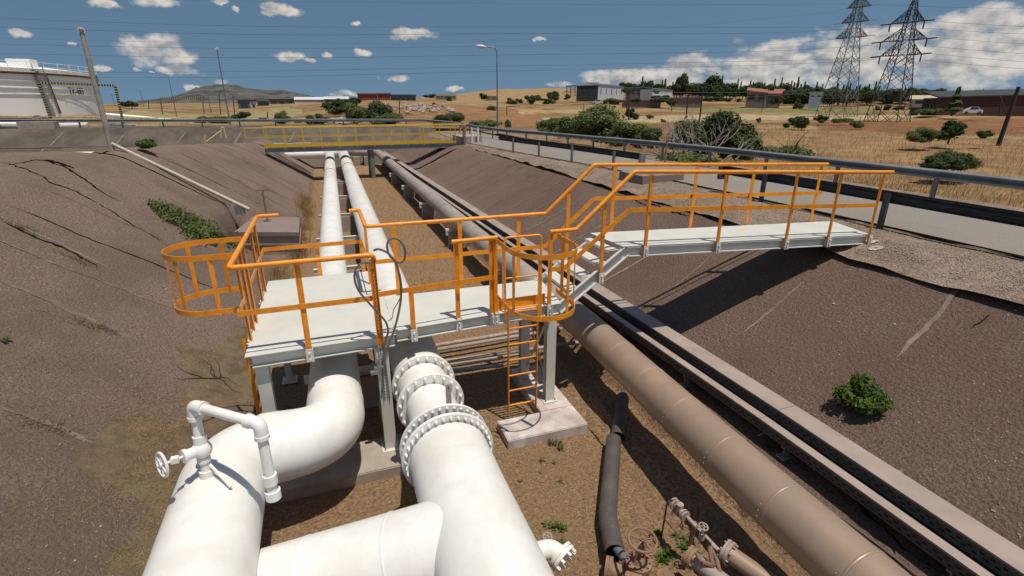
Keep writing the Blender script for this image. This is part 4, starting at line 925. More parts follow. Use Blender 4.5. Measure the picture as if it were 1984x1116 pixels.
sv = thing('small_handwheel', 'small pinkish handwheel standing just above the white blind flange', 'valve', tuple(atz(1060, 1040, .75)))
p = atz(1061, 1040, .80); wheel(p, (.1, -.3, 1), .042, .007, 5, PP, sv); obj('stem', MB().tube([p, p - Vector((.02, -.02, .18))], .012, 8), PP, sv, True)

# ---------------------------------------------------------------- concrete valve pit, drain pipe down the bank, pole
vp = thing('valve_pit', 'concrete valve box with a reddish slab lid and a tall valve key', 'valve box', (-1.8, 18.5, 0))
def prism(P, z0, z1, g=0.0):
    c = Vector((sum(p[0] for p in P) / len(P), sum(p[1] for p in P) / len(P))); Q = [c + (Vector(p) - c) * (1 + g) for p in P]; n = len(Q)
    return MB().add([(q.x, q.y, z) for z in (z0, z1) for q in Q], [tuple(range(n - 1, -1, -1)), tuple(range(n, 2 * n))] + [(i, (i + 1) % n, n + (i + 1) % n, n + i) for i in range(n)])
PIT = [(-2.87, 17.6), (-.98, 16.9), (-1.02, 19.2), (-2.55, 19.9)]
obj('pit_wall', prism(PIT, -.2, .68, -.06), M['concrete'], vp); obj('lid', prism(PIT, .685, .81), M['pinkconc'], vp); obj('ledge', prism(PIT, .38, .43, -.02), M['concrete'], vp)
m_ = MB(); k0 = Vector((-2.02, 18.9, .81)); m_.tube([k0, k0 + Vector((0, 0, 1.05))], .028, 8); m_.beam(k0 + Vector((-.20, 0, 1.05)), k0 + Vector((.20, 0, 1.05)), .05, .05); m_.lathe(k0, (0, 0, 1), [(0, .12), (.03, .12), (.03, .06), (.06, .06)], 14); obj('valve_key', m_, M['rust'], vp)
a, b = hit(217, 291, zL0), hit(486, 421, zL0); a.z += .22; b.z += .26
dp = thing('drain_pipe', 'pale drain pipe running down the left bank to the valve box', 'pipe', tuple(b))
obj('pipe_barrel', MB().tube([a + Vector((0, 0, .02)), a, b], .062, 16), M['creampipe'], dp, True)
for k in (.10, .92):
    p = a.lerp(b, k); m_ = MB(); m_.box(p - Vector((0, .02, .19)), (.30, .10, .28)); obj('pipe_clip', m_, M['galvdull'], dp)
pb = hit(217, 291, zL); pt = pb + Vector((0, 0, 1)) * 0; top = atd(162, 62, math.hypot(pb.x, pb.y)); H_ = top.z - pb.z
lpole = thing('utility_pole', 'weathered concrete pole with a round cap standing at the top of the drain pipe', 'pole', tuple(pb))
obj('shaft', MB().tube([pb - Vector((0, 0, .3)), pb + Vector((0, 0, H_ - .05))], [.085, .060], 16), M['greypole'], lpole, True)
m_ = MB(); hc = pb + Vector((0, 0, H_)); m_.lathe(hc + Vector((-.02, .06, .03)), (.3, -1, 0), [(-.05, .075), (.08, .10), (.10, .095)], 20); hd = obj('cap_head', m_, M['lampwhite'], lpole, True); obj('cap_lens', MB().lathe(hc + Vector((.02, -.06, .03)), (.3, -1, 0), [(0, .065), (.012, .05)], 16), M['metalpole'], hd, True)
obj('cable_box', MB().box(pb + Vector((.085, -.02, H_ * .62)), (.05, .05, .20)), M['metalpole'], lpole)

# ---------------------------------------------------------------- yellow footbridge
YB = 34.0; fbz = 2.04
br = thing('footbridge', 'yellow railed footbridge spanning the trench in the background', 'footbridge', (2.5, YB, 0))
xa, xb = aty(512, 285, YB).x, aty(884, 280, YB).x; Y_ = M['yellow']
for dy, nm in ((0, 'front girder'), (1.3, 'rear girder')):
    obj('girder', MB().prof((xa, YB + dy, fbz - .16), (xb, YB + dy, fbz - .16), [(-.05, -.13), (.05, -.13), (.05, -.11), (.0, -.11), (.0, .11), (.05, .11), (.05, .13), (-.05, .13)]), M['galvdull'], br, label=nm)
obj('deck_plate', MB().box(((xa + xb) / 2, YB + .65, fbz), (xb - xa, 1.24, .02)), M['galvdull'], br)
for dy in (-.04, 1.34):
    obj('toe_board', MB().box(((xa + xb) / 2, YB + dy, fbz + .07), (xb - xa + .02, .012, .13)), Y_, br)
    obj('top_rail', MB().tube([(xa - .9 if dy < 0 else xa, YB + dy, fbz + 1.10), (xb + .7, YB + dy, fbz + 1.12)], .027, 8), Y_, br, True)
    obj('mid_rail', MB().beam((xa - .9 if dy < 0 else xa, YB + dy, fbz + .58), (xb + .3, YB + dy, fbz + .58), .015, .045), Y_, br)
    for k in range(12):
        x = lerp(xa + .1, xb - .05, k / 11); obj('rail_post', MB().beam((x, YB + dy, fbz - .1), (x, YB + dy, fbz + 1.1), .05, .04, up=(1, 0, 0)), Y_, br)
    obj('rail_post', MB().beam((xb + .65, YB + dy, fbz), (xb + .65, YB + dy, fbz + 1.12), .07, .05, up=(1, 0, 0)), Y_, br)
obj('rail_post', MB().beam((xa - .88, YB - .04, fbz + .55), (xa - .88, YB - .04, fbz + 1.12), .07, .05, up=(1, 0, 0)), Y_, br)
px_ = aty(720, 300, YB + .3).x; obj('support_column', MB().hbeam((px_, YB + .2, 0), (px_, YB + .2, fbz - .28), .24, .24, .02, .014, up=(0, 1, 0)), M['galvdull'], br)
obj('support_column', MB().hbeam((px_ - .05, YB + 1.2, 0), (px_ - .05, YB + 1.2, fbz - .28), .24, .24, .02, .014, up=(0, 1, 0)), M['galvdull'], br)
block('concrete_footing', 'pale concrete abutment at the right end of the yellow footbridge', 'abutment', [(xb + .15, xb + 1.6, YB - .6, YB + 1.6, 1.6, fbz + .42)], M['concrete'])
obj_ = MB(); obj_.box((aty(566, 279, 36.2).x, 36.2, aty(566, 279, 36.2).z), (2.2, .4, .10)); tag(obj('white_pipe_strip', obj_, M['white']), 'flat white strip standing for the pipe just behind the left end of the yellow footbridge', 'panel')  # added flat strip standing in for a short run of white pipe
struct(bpy.data.objects['white_pipe_strip']) if False else None
wp = bpy.data.objects['white_pipe_strip']; wp.location.z = 0
for k, (x, y) in enumerate(((914, 264), (926, 264))):
    p = onT(x, y, 33.5) if False else atd(x, y, 34.6); m_ = MB(); m_.tube([(p.x, p.y, 1.9), (p.x, p.y, 3.0)], .06, 10); tag(obj('bollard', m_, M['white'], None, True), ['left one of the two white posts beside the road at the footbridge', 'right one of the two white posts beside the road at the footbridge'][k], 'post', 'white posts at the footbridge')
p = atd(899, 262, 34.2); m_ = MB(); m_.tube([(p.x, p.y, 1.9), (p.x, p.y, 3.15)], .09, 10); m_.box((p.x, p.y, 3.1), (.4, .2, .16)); tag(obj('hydrant_post', m_, M['rust'], None, True), 'dark rusty post with a cross head at the right end of the yellow footbridge', 'post')
# supports in the cross trench
for k, (x, lab) in enumerate(((-6.0, 'leftmost block under the turned white pipes'), (-3.4, 'block under the turned white pipes left of the junction'), (2.3, 'block under the pipe right of the white junction'), (3.1, 'block beside the support column of the yellow footbridge'))):
    block('support_block', lab, 'pipe support', [(x - .25, x + .25, 40.0 if k < 2 else 41.0, 41.5 if k < 2 else 42.2, -.3, .7)], M['concrete'], 'blocks in the cross trench')

# ---------------------------------------------------------------- guardrails
WP = [(-.155, 0), (-.14, .03), (-.105, .075), (-.07, .075), (-.035, .03), (0, .01), (.035, .03), (.07, .075), (.105, .075), (.14, .03), (.155, 0)]
def guard(name, path, label, material, sgn=1, h=.60, pstep=2.0, pm=None, off=.12, zf=None):
    P = [Vector(p) for p in path]; t = thing(name, label, 'guardrail', tuple(P[0])); m_ = MB(); vs = []; n = len(P)
    for i, p in enumerate(P):
        d = (P[min(i + 1, n - 1)] - P[max(i - 1, 0)]); d.z = 0; d.normalize(); nn = Vector((d.y, -d.x, 0)) * sgn
        ring = [(z, o) for z, o in WP] + [(z, o - .012) for z, o in reversed(WP)]
        for z, o in ring: vs.append(p + nn * o + Vector((0, 0, h + .05 + z * .72)))
    k = len(WP) * 2
    fs = [(i * k + j, i * k + (j + 1) % k, (i + 1) * k + (j + 1) % k, (i + 1) * k + j) for i in range(n - 1) for j in range(k)] + [tuple(range(k)), tuple((n - 1) * k + j for j in reversed(range(k)))]
    m_.add(vs, fs); obj('rail_beam', m_, material, t, True)
    acc = pstep * .5; cnt = 0
    for a, b in zip(P, P[1:]):
        ln = (b - a).length
        while acc < ln and cnt < 60:
            p = a.lerp(b, acc / ln); d = (b - a).normalized(); nn = Vector((d.y, -d.x, 0)) * sgn; q = p - nn * off * .5
            g_ = MB(); g_.prof(q - Vector((0, 0, .25)), q + Vector((0, 0, h + .12)), [(-.05, -.03), (.05, -.03), (.05, -.022), (-.042, -.022), (-.042, .022), (.05, .022), (.05, .03), (-.05, .03)], up=(nn.x, nn.y, 0)); g_.box(p - nn * .03 + Vector((0, 0, h)), (.06, .06, .2)); obj('rail_post', g_, pm or material, t)
            acc += pstep; cnt += 1
        acc -= ln
    return t
near1 = [(roadx(y), y, zroad(y)) for y in rng(15.2, 27.6, 1.0)]
near2 = [(roadx(y), y, zroad(y)) for y in rng(-6, 11.3, 1.5)]
g1 = guard('guardrail', near1, 'dark backed near guardrail section ending beside the rusty red post', M['shaderail'], 1, .56, 2.9, M['galvdull'])
e = Vector(near1[0]); m_ = MB(); m_.box(e + Vector((.02, -.04, .56)), (.20, .10, .30)); obj('end_cap', m_, M['galvdull'], g1)
g2 = guard('guardrail', list(reversed(near2)), 'dark backed near guardrail section behind the walkway, running out at the right edge', M['shaderail'], -1, .56, 3.0, M['shaderail'])
e = Vector(near2[-1]); m_ = MB(); m_.box(e + Vector((.02, .04, .56)), (.22, .10, .40)); obj('end_cap', m_, M['shaderail'], g2)
for gg in (g1, g2):
    for k in range(4): pass
farx = lambda y: roadx(y) + tab([(-10, 3.7), (30, 3.5), (40, 2.4), (46, 1.6)], y)
fp = [(farx(y), y, zroad(y) + .02) for y in rng(-6, 40, 1.5)]
fp = fillet(fp[:] + [(11.2, 44.5, 2.12), (9.0, 47.0, 2.3)], .01, 1)[:]
fp2 = [(x, 47.2, zb(x) + .02) for x in rng(8.6, -34, 2.0)]
guard('guardrail', fp + [Vector(p) for p in fp2], 'long far guardrail along the road and round behind the yellow footbridge', M['galvdull'], -1, .62, 2.6, M['galvdull'])
# marker post, concrete head wall
p = hit(1288, 318, lambda x, y: zroad(y)); t = thing('marker_post', 'thin rusty red post with a short cross arm standing by the guardrail gap', 'post', tuple(p)); hp = atd(1294, 268, math.hypot(p.x, p.y)).z
obj('shaft', MB().beam(p - Vector((0, 0, .2)), (p.x, p.y, hp), .05, .05), M['rust'], t); obj('cross_arm', MB().tube([(p.x - .32, p.y, hp - .06), (p.x + .3, p.y, hp - .06)], .012, 6), M['galv'], t)
p = hit(1265, 352, lambda x, y: zroad(y)); block('head_wall', 'low concrete head wall on the gravel behind the handrails', 'wall', [(p.x - .55, p.x + .95, p.y - .25, p.y + 1.1, p.z - .3, p.z + .22)], M['pinkconc'])
p = hit(1420, 345, lambda x, y: zroad(y))
# small yellow stair rail on the left plateau
p = aty(400, 276, 29.0); t = thing('stair_rail', 'small faded yellow handrail at the top of the left bank', 'handrail', tuple(p))
D_ = math.hypot(p.x, p.y); a, b, c_ = atd(398, 276, D_), atd(431, 252, D_), atd(437, 262, D_)
obj('sloping_rail', MB().tube([a, b], .035, 8), M['paleyellow'], t, True)
for (x1, y1, x2, y2) in ((428, 262, 429, 247), (438, 264, 433, 247), (398, 276, 397, 262)): obj('rail_post', MB().tube([atd(x1, y1 + 4, D_), atd(x2, y2, D_)], .035, 8), M['paleyellow'], t, True)
obj('end_loop', MB().tube([atd(429, 247, D_), atd(433, 247, D_)], .035, 8), M['paleyellow'], t, True)

# ================================================================== background
def up_at(px, py, base):   # height above base of the point seen at px,py at the base's distance
    return atd(px, py, math.hypot(base.x, base.y)).z
# tank ---------------------------------------------------------------
tk_r, tk_d = 26.0, 118.0
pe = atd(196, 222, 98); ang_e = math.atan2(pe.x, pe.y)
# right edge of the cylinder is seen at px 196 -> centre lies tk_r/sin away
ca = ang_e - math.asin(tk_r / tk_d); tcx, tcy = math.sin(ca) * tk_d, math.cos(ca) * tk_d
z_b = CZ + elv(120, 222)[0] * (tk_d - tk_r) ; z_t = CZ + elv(183, 146)[0] * math.sqrt(tk_d ** 2 - tk_r ** 2)
tank = thing('storage_tank', 'huge white storage tank with black lettering at the left edge', 'tank', (tcx, tcy, z_b))
m_ = MB(); m_.lathe((tcx, tcy, 0), (0, 0, 1), [(z_b - 1.5, tk_r), (z_t, tk_r)], 160); obj('shell', m_, M['tank'], tank, True)
m_ = MB(); m_.lathe((tcx, tcy, 0), (0, 0, 1), [(z_t, tk_r + .25), (z_t + .12, tk_r + .3), (z_t + .16, tk_r), (z_t + 1.6, tk_r * .55), (z_t + 2.2, .2)], 120); roof = obj('roof', m_, M['tank'], tank, True)
def tring(z, o, hh, name, mt):
    m_ = MB(); m_.lathe((tcx, tcy, z), (0, 0, 1), [(0, tk_r - .05), (0, tk_r + o), (hh, tk_r + o), (hh, tk_r - .05)], 160); obj(name, m_, mt, tank, False)
Ht = z_t - z_b
tring(z_t - .35, .40, .10, 'wind_girder', M['tank']); tring(z_t - .62, .22, .16, 'ring_pipe', M['tankband'])
for k, o in ((.74, .16), (.58, .13), (.44, .11)): tring(z_b + Ht * k, o, .09, 'wind_girder', M['tank'])
def onshell(px_, z, o=0.0):
    d = ray(px_, 200); a = math.atan2(d.x, d.y); dx, dy = math.sin(a), math.cos(a); b = dx * tcx + dy * tcy; c_ = tcx ** 2 + tcy ** 2 - (tk_r + o) ** 2; disc = b * b - c_
    t = b - math.sqrt(max(0, disc)); return Vector((dx * t, dy * t, z))
rl = MB()
for i in range(70):
    a = 2 * math.pi * i / 70; q = Vector((tcx + math.cos(a) * (tk_r + .8), tcy + math.sin(a) * (tk_r + .8), z_t - .25)); rl.tube([q, q + Vector((0, 0, 1.1))], .03, 5)
rl.ring((tcx, tcy, z_t + .85), (0, 0, 1), tk_r + .8, .03, 120, 5); rl.ring((tcx, tcy, z_t + .3), (0, 0, 1), tk_r + .8, .025, 120, 5); obj('rim_railing', rl, M['tank'], tank)
m_ = MB(); p0, p1 = onshell(104, z_t - .5, .25), onshell(112, z_b, .25); m_.tube([p0, p1], .14, 8); obj('down_pipe', m_, M['tankband'], tank, True)
m_ = MB(); a0, a1 = onshell(92, z_t, .6), onshell(100, z_b, .6)
for k in range(26): q = a0.lerp(a1, k / 25); m_.box(q, (1.1, .5, .05)); m_.box(q + Vector((.55, 0, .4)), (.05, .05, .8)); m_.box(q + Vector((-.55, 0, .4)), (.05, .05, .8))
obj('stairway', m_, M['galv'], tank)
q = onshell(66, z_t + .9, -3); obj('roof_hatch', MB().box(q, (2.6, 2.2, 1.0)), M['tank'], tank)
cu = bpy.data.curves.new('lettering', 'FONT'); cu.body = 'TK-883'; cu.size = 1.45; cu.align_x = 'CENTER'; cu.extrude = .01; cu.space_character = 1.02
to = bpy.data.objects.new('lettering_tmp', cu); sc.collection.objects.link(to); bpy.context.view_layer.update()
tm = bpy.data.meshes.new_from_object(to.evaluated_get(bpy.context.evaluated_depsgraph_get())); bpy.data.objects.remove(to)
cpt = onshell(155, CZ + elv(155, 177)[0] * (onshell(155, 0).to_2d().length), 0); ca_ = math.atan2(cpt.y - tcy, cpt.x - tcx); zc_ = cpt.z
for v in tm.vertices:
    a = ca_ + v.co.x * .92 / tk_r; rr = tk_r + .03 + v.co.z; v.co = Vector((tcx + math.cos(a) * rr, tcy + math.sin(a) * rr, zc_ - .5 + v.co.y))
tm.materials.clear(); tm.materials.append(M['letter']); obj('lettering', tm, None, tank)
# chevron striped height gauges ----------------------------------------
def gantry(name, label, pts, D, w_, nst):
    P = [atd(x, y, D) for x, y in pts]; gz = ter(P[0].x, P[0].y); t = thing(name, label, 'height barrier', (P[0].x, P[0].y, P[0].z), 'black and yellow height barriers')
    for a, b, nm in ((P[0], P[1], 'post'), (P[1], P[2], 'cross_bar'), (P[3], P[2], 'post')):
        n = nst if nm == 'cross_bar' else int(nst * .62); o = obj(nm, MB().beam(a, b, w_, w_), M['yb'], t)
        for k in range(n): obj('black_band', MB().beam(a.lerp(b, (k + .0) / n), a.lerp(b, (k + .5) / n), w_ * 1.06, w_ * 1.06), M['blk'], o)
gantry('height_barrier', 'large black and yellow striped goal frame in front of the tank', [(101, 238), (75, 160), (223, 166), (239, 240)], 58, .16, 26)
gantry('height_barrier', 'small far black and white striped goal frame below the mountain', [(317, 232), (310, 190), (392, 190), (396, 226)], 120, .20, 20)
# pipes and rails of the tank field ------------------------------------
def ftube(name, pts, r, label, cat, mt, grp=None):
    m_ = MB(); m_.tube([atd(*p) for p in pts], r, 10); return tag(obj(name, m_, M[mt], None, True), label, cat, grp)
ftube('ground_pipe', [(-60, 241, 52), (56, 241.5, 52)], .28, 'thick white pipe at the far left edge behind the guardrail', 'pipe', 'white')
ftube('ground_pipe', [(112, 245.5, 53), (180, 243, 60), (260, 240, 70), (320, 238, 80)], .26, 'thick white pipe curving behind the weathered concrete pole', 'pipe', 'white')
ftube('ground_pipe', [(205, 222, 88), (280, 228, 88), (352, 235, 86)], .20, 'thin white pipe sloping down right of the tank', 'pipe', 'white')
ftube('ground_pipe', [(215, 241, 56), (260, 246, 54)], .18, 'short pale pipe branching toward the guardrail', 'pipe', 'galv')
for (xa_, xb_, y_, D, k, lab) in ((-20, 96, 232, 55, 7, 'rusty pipe railing in front of the tank at the left edge'), (208, 350, 231, 76, 10, 'low pale railing right of the tank')):
    t = thing('pipe_railing', lab, 'railing', tuple(atd(xa_, y_, D)))
    for dy in (0, -3.5): obj('rail', MB().tube([atd(xa_, y_ + dy, D), atd(xb_, y_ + dy + 1, D)], .05, 6), M['rust' if D == 55 else 'paleyellow'], t)
    for i in range(k): x = lerp(xa_, xb_, i / (k - 1)); obj('rail_post', MB().tube([atd(x, y_ + 10, D), atd(x, y_ - 4, D)], .045, 6), M['rust' if D == 55 else 'paleyellow'], t)
t = thing('step_frame', 'small grey step frame behind the guardrail, right of the striped post', 'steps', tuple(atd(88, 236, 52)))
for x in (82, 88): obj('side_rail', MB().beam(atd(x + 6, 248, 52), atd(x, 226, 52), .10, .10), M['galv'], t)
for k in range(4): obj('step', MB().beam(atd(83 + k, 231 + k * 5, 52), atd(90 + k, 231 + k * 5, 52), .05, .12), M['galv'], t)
m_ = MB()
for k in range(6): m_.beam(atd(195 + k * 4.5, 234, 70), atd(195 + k * 4.5, 226, 70), .06, .06)
m_.beam(atd(193, 226.5, 70), atd(220, 226.5, 70), .06, .06); m_.beam(atd(193, 233, 70), atd(220, 233, 70), .06, .06); tag(obj('white_barrier', m_, M['white']), 'small white barred barrier beside the tank base', 'barrier')
p = atd(73, 243, 50.5); block('concrete_footing', 'low concrete block behind the guardrail left of the step frame', 'block', [(p.x - 1.0, p.x + 1.1, p.y - .4, p.y + .4, 1.8, p.z + .25)], M['concrete'])
p = atd(73, 236, 51); t = thing('tank_valve', 'small rusty valve with a wheel in front of the white tank', 'valve', tuple(p)); m_ = MB(); m_.tube([p - Vector((0, 0, .5)), p + Vector((0, 0, .25))], .10, 8); m_.tube([p - Vector((.4, 0, .3)), p + Vector((.4, 0, -.3))], .14, 8); obj('valve_body', m_, M['rust'], t); wheel(p + Vector((0, 0, .3)), (0, -.5, 1), .25, .04, 4, M['rust'], t)

# lamp posts -------------------------------------------------------------
def lamp(xb_, yb_, D, xt, yt, arm, label, r=.07, mt='metalpole'):
    b = atd(xb_, yb_, D); b.z = min(b.z, ter(b.x, b.y)) if D > 50 else b.z; top = atd(xb_, yt, D); t = thing('street_lamp', label, 'street lamp', tuple(b))
    T = Vector((b.x, b.y, top.z)); sh = Vector((b.x, b.y, T.z - (1.0 if arm else 0)))
    obj('shaft', MB().tube([b - Vector((0, 0, .3)), sh], [r * .85, r * .5], 10), M[mt], t, True)
    if arm:
        e = atd(arm[0], arm[1], D); m_ = MB(); m_.tube(fillet([sh, T + Vector((0, 0, .1)), e], 1.6, 10), r * .45, 8); obj('arm', m_, M[mt], t, True)
        d = (e - T).normalized(); m_ = MB(); m_.tube([e - d * .15, e + d * .15, e + d * .42, e + d * .58], [r * .7, r * 1.7, r * 1.6, r * .5], 10); obj('lamp_head', m_, M['lampwhite'], t, True)
    else:
        m_ = MB(); m_.box(T + Vector((0, 0, .05)), (.32, .2, .12)); m_.box(T + Vector((.06, 0, .17)), (.16, .16, .12)); obj('lamp_head', m_, M['lampwhite'], t)
lamp(964, 249, 42, 966, 94, (938, 91), 'tall curved street lamp rising behind the right end of the yellow footbridge', .085)
lamp(447, 246, 60, 424, 97, None, 'tall straight mast with a small lamp on top, right of the mountain summit', .085)
lamp(345, 238, 88, 325, 146, (298, 141), 'curved street lamp nearest the tank', .075)
lamp(410, 222, 130, 406, 176, (384, 170), 'small far curved street lamp against the mountain', .13)
for (x, y0_, y1_, D, lab) in ((277, 200, 172, 210, 'tiny distant lamp mast left of the mountain'), (222, 205, 180, 210, 'tiny distant mast just right of the tank')): lamp(x, y0_, D, x, y1_, None, lab, .10)
# timber poles ------------------------------------------------------------
def wpole(xb_, yb_, xt, yt, D, label, r=.11, cross=None, lean=True):
    b = atd(xb_, yb_, D); t = atd(xt, yt, D); b2 = b - (t - b).normalized() * .8
    th = thing('timber_pole', label, 'pole', tuple(b)); obj('shaft', MB().tube([b2, t], [r, r * .8], 8), M['wood'], th, True)
    if cross:
        for (dz, ln) in cross: q = t - (t - b).normalized() * dz; s = cR * ln; obj('cross_arm', MB().beam(q - s, q + s, .12, .12), M['wood'], th)
wpole(1941, 262, 1974, 168, 52, 'dark leaning timber pole at the right edge', .15)
wpole(1214, 222, 1216, 178, 108, 'left pole of the close timber pair in the middle field', .13); wpole(1218, 236, 1219, 176, 92, 'right pole of the close timber pair in the middle field', .13, [(.2, .7)])
wpole(1329, 232, 1333, 183, 96, 'timber pole with a short cross arm left of the fig bush branches', .13, [(.2, .8)]); wpole(1355, 236, 1361, 183, 90, 'timber pole with a short cross arm above the fig bush', .13, [(.2, .8)])
for (x, y, x2, y2, D, lab) in ((1180, 228, 1181, 203, 100, 'thin dark fence pole below the white shed'), (1131, 218, 1131, 200, 120, 'thin fence pole left of the white shed'), (1476, 216, 1479, 196, 130, 'thin pole right of the green field strip'), (1301, 218, 1302, 195, 130, 'thin fence pole between the shed and the timber poles'), (1311, 196, 1312, 176, 200, 'thin pole standing by the long pinkish wall'),
    (774, 236, 774, 196, 75, 'rusty thin pole in front of the big bush mound'), (833, 232, 833, 211, 90, 'thin rusty post right of the rubble'), (518, 233, 518, 216, 80, 'thin post left of the round bush'), (787, 232, 787, 205, 90, 'thin post beside the rubble'), (982, 222, 982, 205, 100, 'short post right of the tall curved street lamp'),
    (427, 218, 424, 178, 120, 'dark pole left of the grey far shed'), (455, 224, 451, 184, 110, 'dark pole directly in front of the grey far shed'), (288, 214, 288, 194, 150, 'thin dark pole right of the tank field trees')): wpole(x, y, x2, y2, D, lab, .085)
p = atd(1905, 185, 170); wpole(1906, 190, 1906, 172, 170, 'distant cross shaped pole above the dark red building', .12, [(.3, 2.0), (1.2, 1.5)])
wpole(1937, 212, 1940, 186, 120, 'slim pole in front of the dark red building', .10)
wpole(1948, 214, 1938, 186, 119, 'slanting stay beside the slim pole at the dark red building', .07)

# pylons -------------------------------------------------------------------
def pylon(D, bx, by, half_px, topy, arms, mt, label, rot, ypk=None):
    b = atd(bx, by, D); zz = lambda y: atd(bx, y, D).z; t = thing('power_pylon', label, 'pylon', (b.x, b.y, b.z)); hb = half_px; H = zz(topy) - b.z
    def R(z): # half width
        return tab([(0, hb), (H * .42, hb * .60), (H * .72, hb * .27), (H * .9, hb * .18), (H, hb * .03)], z)
    cs, sn = math.cos(rot), math.sin(rot)
    def P(sx, sy, z): r = R(z); x, y = sx * r, sy * r; return Vector((b.x + x * cs - y * sn, b.y + x * sn + y * cs, b.z + z))
    K = [(-1, -1), (1, -1), (1, 1), (-1, 1)]; lv = [0]; z = 0
    while z < H * .97: z += max(.7, R(z) * 1.5); lv.append(min(z, H))
    m_ = MB()
    for a, c_ in zip(lv, lv[1:]):
        for (p, q) in zip(K, K[1:] + K[:1]):
            m_.beam(P(*p, a), P(*p, c_), .10, .10); m_.beam(P(*p, a), P(*q, c_), .05, .05); m_.beam(P(*q, a), P(*p, c_), .05, .05)
            if a < H * .3: m_.beam(P(*p, a), P(*q, a), .085, .085)
            if R(a) > hb * .5:
                mid = (P(*p, a) + P(*q, a)) / 2; m_.beam(mid, P(*p, (a + c_) / 2), .06, .06); m_.beam(mid, P(*q, (a + c_) / 2), .06, .06)
    obj('lattice_mast', m_, M[mt], t)
    for (y, left, right, hang) in arms:
        z = zz(y) - b.z; am = obj('cross_arm', MB(), M[mt], t) if False else None; m_ = MB()
        for (s, ln) in ((-1, left), (1, right)):
            tip = Vector((b.x + s * ln * cs, b.y + s * ln * sn, b.z + z))
            for k in ((s, -1), (s, 1)):
                m_.beam(P(*k, z), tip, .09, .09); m_.beam(P(*k, z + 1.5), tip, .08, .08); n_ = 4
                for i in range(n_): m_.beam(P(*k, z).lerp(tip, i / n_), P(*k, z + 1.5).lerp(tip, (i + .5) / n_), .05, .05); m_.beam(P(*k, z).lerp(tip, (i + 1) / n_), P(*k, z + 1.3).lerp(tip, (i + .5) / n_), .05, .05)
            for i in range(4): m_.beam(P(s, -1, z).lerp(tip, i / 4), P(s, 1, z).lerp(tip, (i + .5) / 4), .05, .05)
        m_.beam(P(-1, -1, z), P(1, -1, z), .06, .06); m_.beam(P(-1, 1, z), P(1, 1, z), .06, .06)
        arm = obj('cross_arm', m_, M[mt], t)
        for (s, ln) in ((-1, left), (1, right)):
            tip = Vector((b.x + s * ln * cs, b.y + s * ln * sn, b.z + z)); ww = cR
            q = tip + ww * (s * 1.3) + Vector((0, 0, -.12 * (-s))); obj('insulator', MB().tube([tip, q], [.085, .085] if hang else [.035, .035], 8), M['blk' if hang else mt], arm)
            if hang: obj('insulator', MB().tube([tip, tip - Vector((0, 0, 1.0))], .085, 8), M['blk'], arm)
    return t
D1, D2 = 112.0, 96.0
pylon(D1, 1618, 234, 2.5, -14, [(74, 2.7, 2.4, 0), (45, 2.2, 2.2, 0), (17, 1.7, 2.0, 0)], 'pylonlight', 'pale lattice power pylon, the left and farther one of the two', -1.33)
pylon(D2, 1716, 243, 2.2, -6, [(108, 2.8, 2.3, 1), (80, 3.1, 2.5, 1), (46, 2.4, 1.7, 1)], 'pylon', 'dark lattice power pylon with black insulators, the right and nearer one of the two', -1.33)
# wires ---------------------------------------------------------------------
WL = [([(1608, 53), (1000, 52), (500, 51), (0, 35), (-400, 12)], 'wire meeting the middle arm of the pale pylon'),
      ([(1718, 52), (1480, 64), (1000, 65), (500, 67), (0, 52), (-400, 32)], 'wire meeting the top arm of the dark pylon from the left'),
      ([(1628, 22), (1000, 78), (500, 83), (0, 74), (-400, 58)], 'faint wire between two thicker ones, rising to the top arm of the pale pylon'),
      ([(1604, 77), (1484, 87), (1000, 89), (500, 94), (0, 85), (-400, 70)], 'wire meeting the lowest arm of the pale pylon from the left'),
      ([(1700, 87), (1484, 99), (1000, 106), (500, 112), (0, 103), (-400, 88)], 'wire meeting the middle arm of the dark pylon from the left'),
      ([(1700, 112), (1484, 118), (1000, 128), (500, 138), (200, 140), (-200, 138)], 'second lowest wire over the left half, ending at the lowest dark pylon arm'),
      ([(1692, 116), (1484, 126), (1000, 137), (500, 149), (200, 150), (-200, 149)], 'lowest of the long wires across the picture'),
      ([(1640, 8), (1200, 9), (850, 6), (400, 1), (0, -10)], 'topmost wire, close to the upper edge of the picture')]
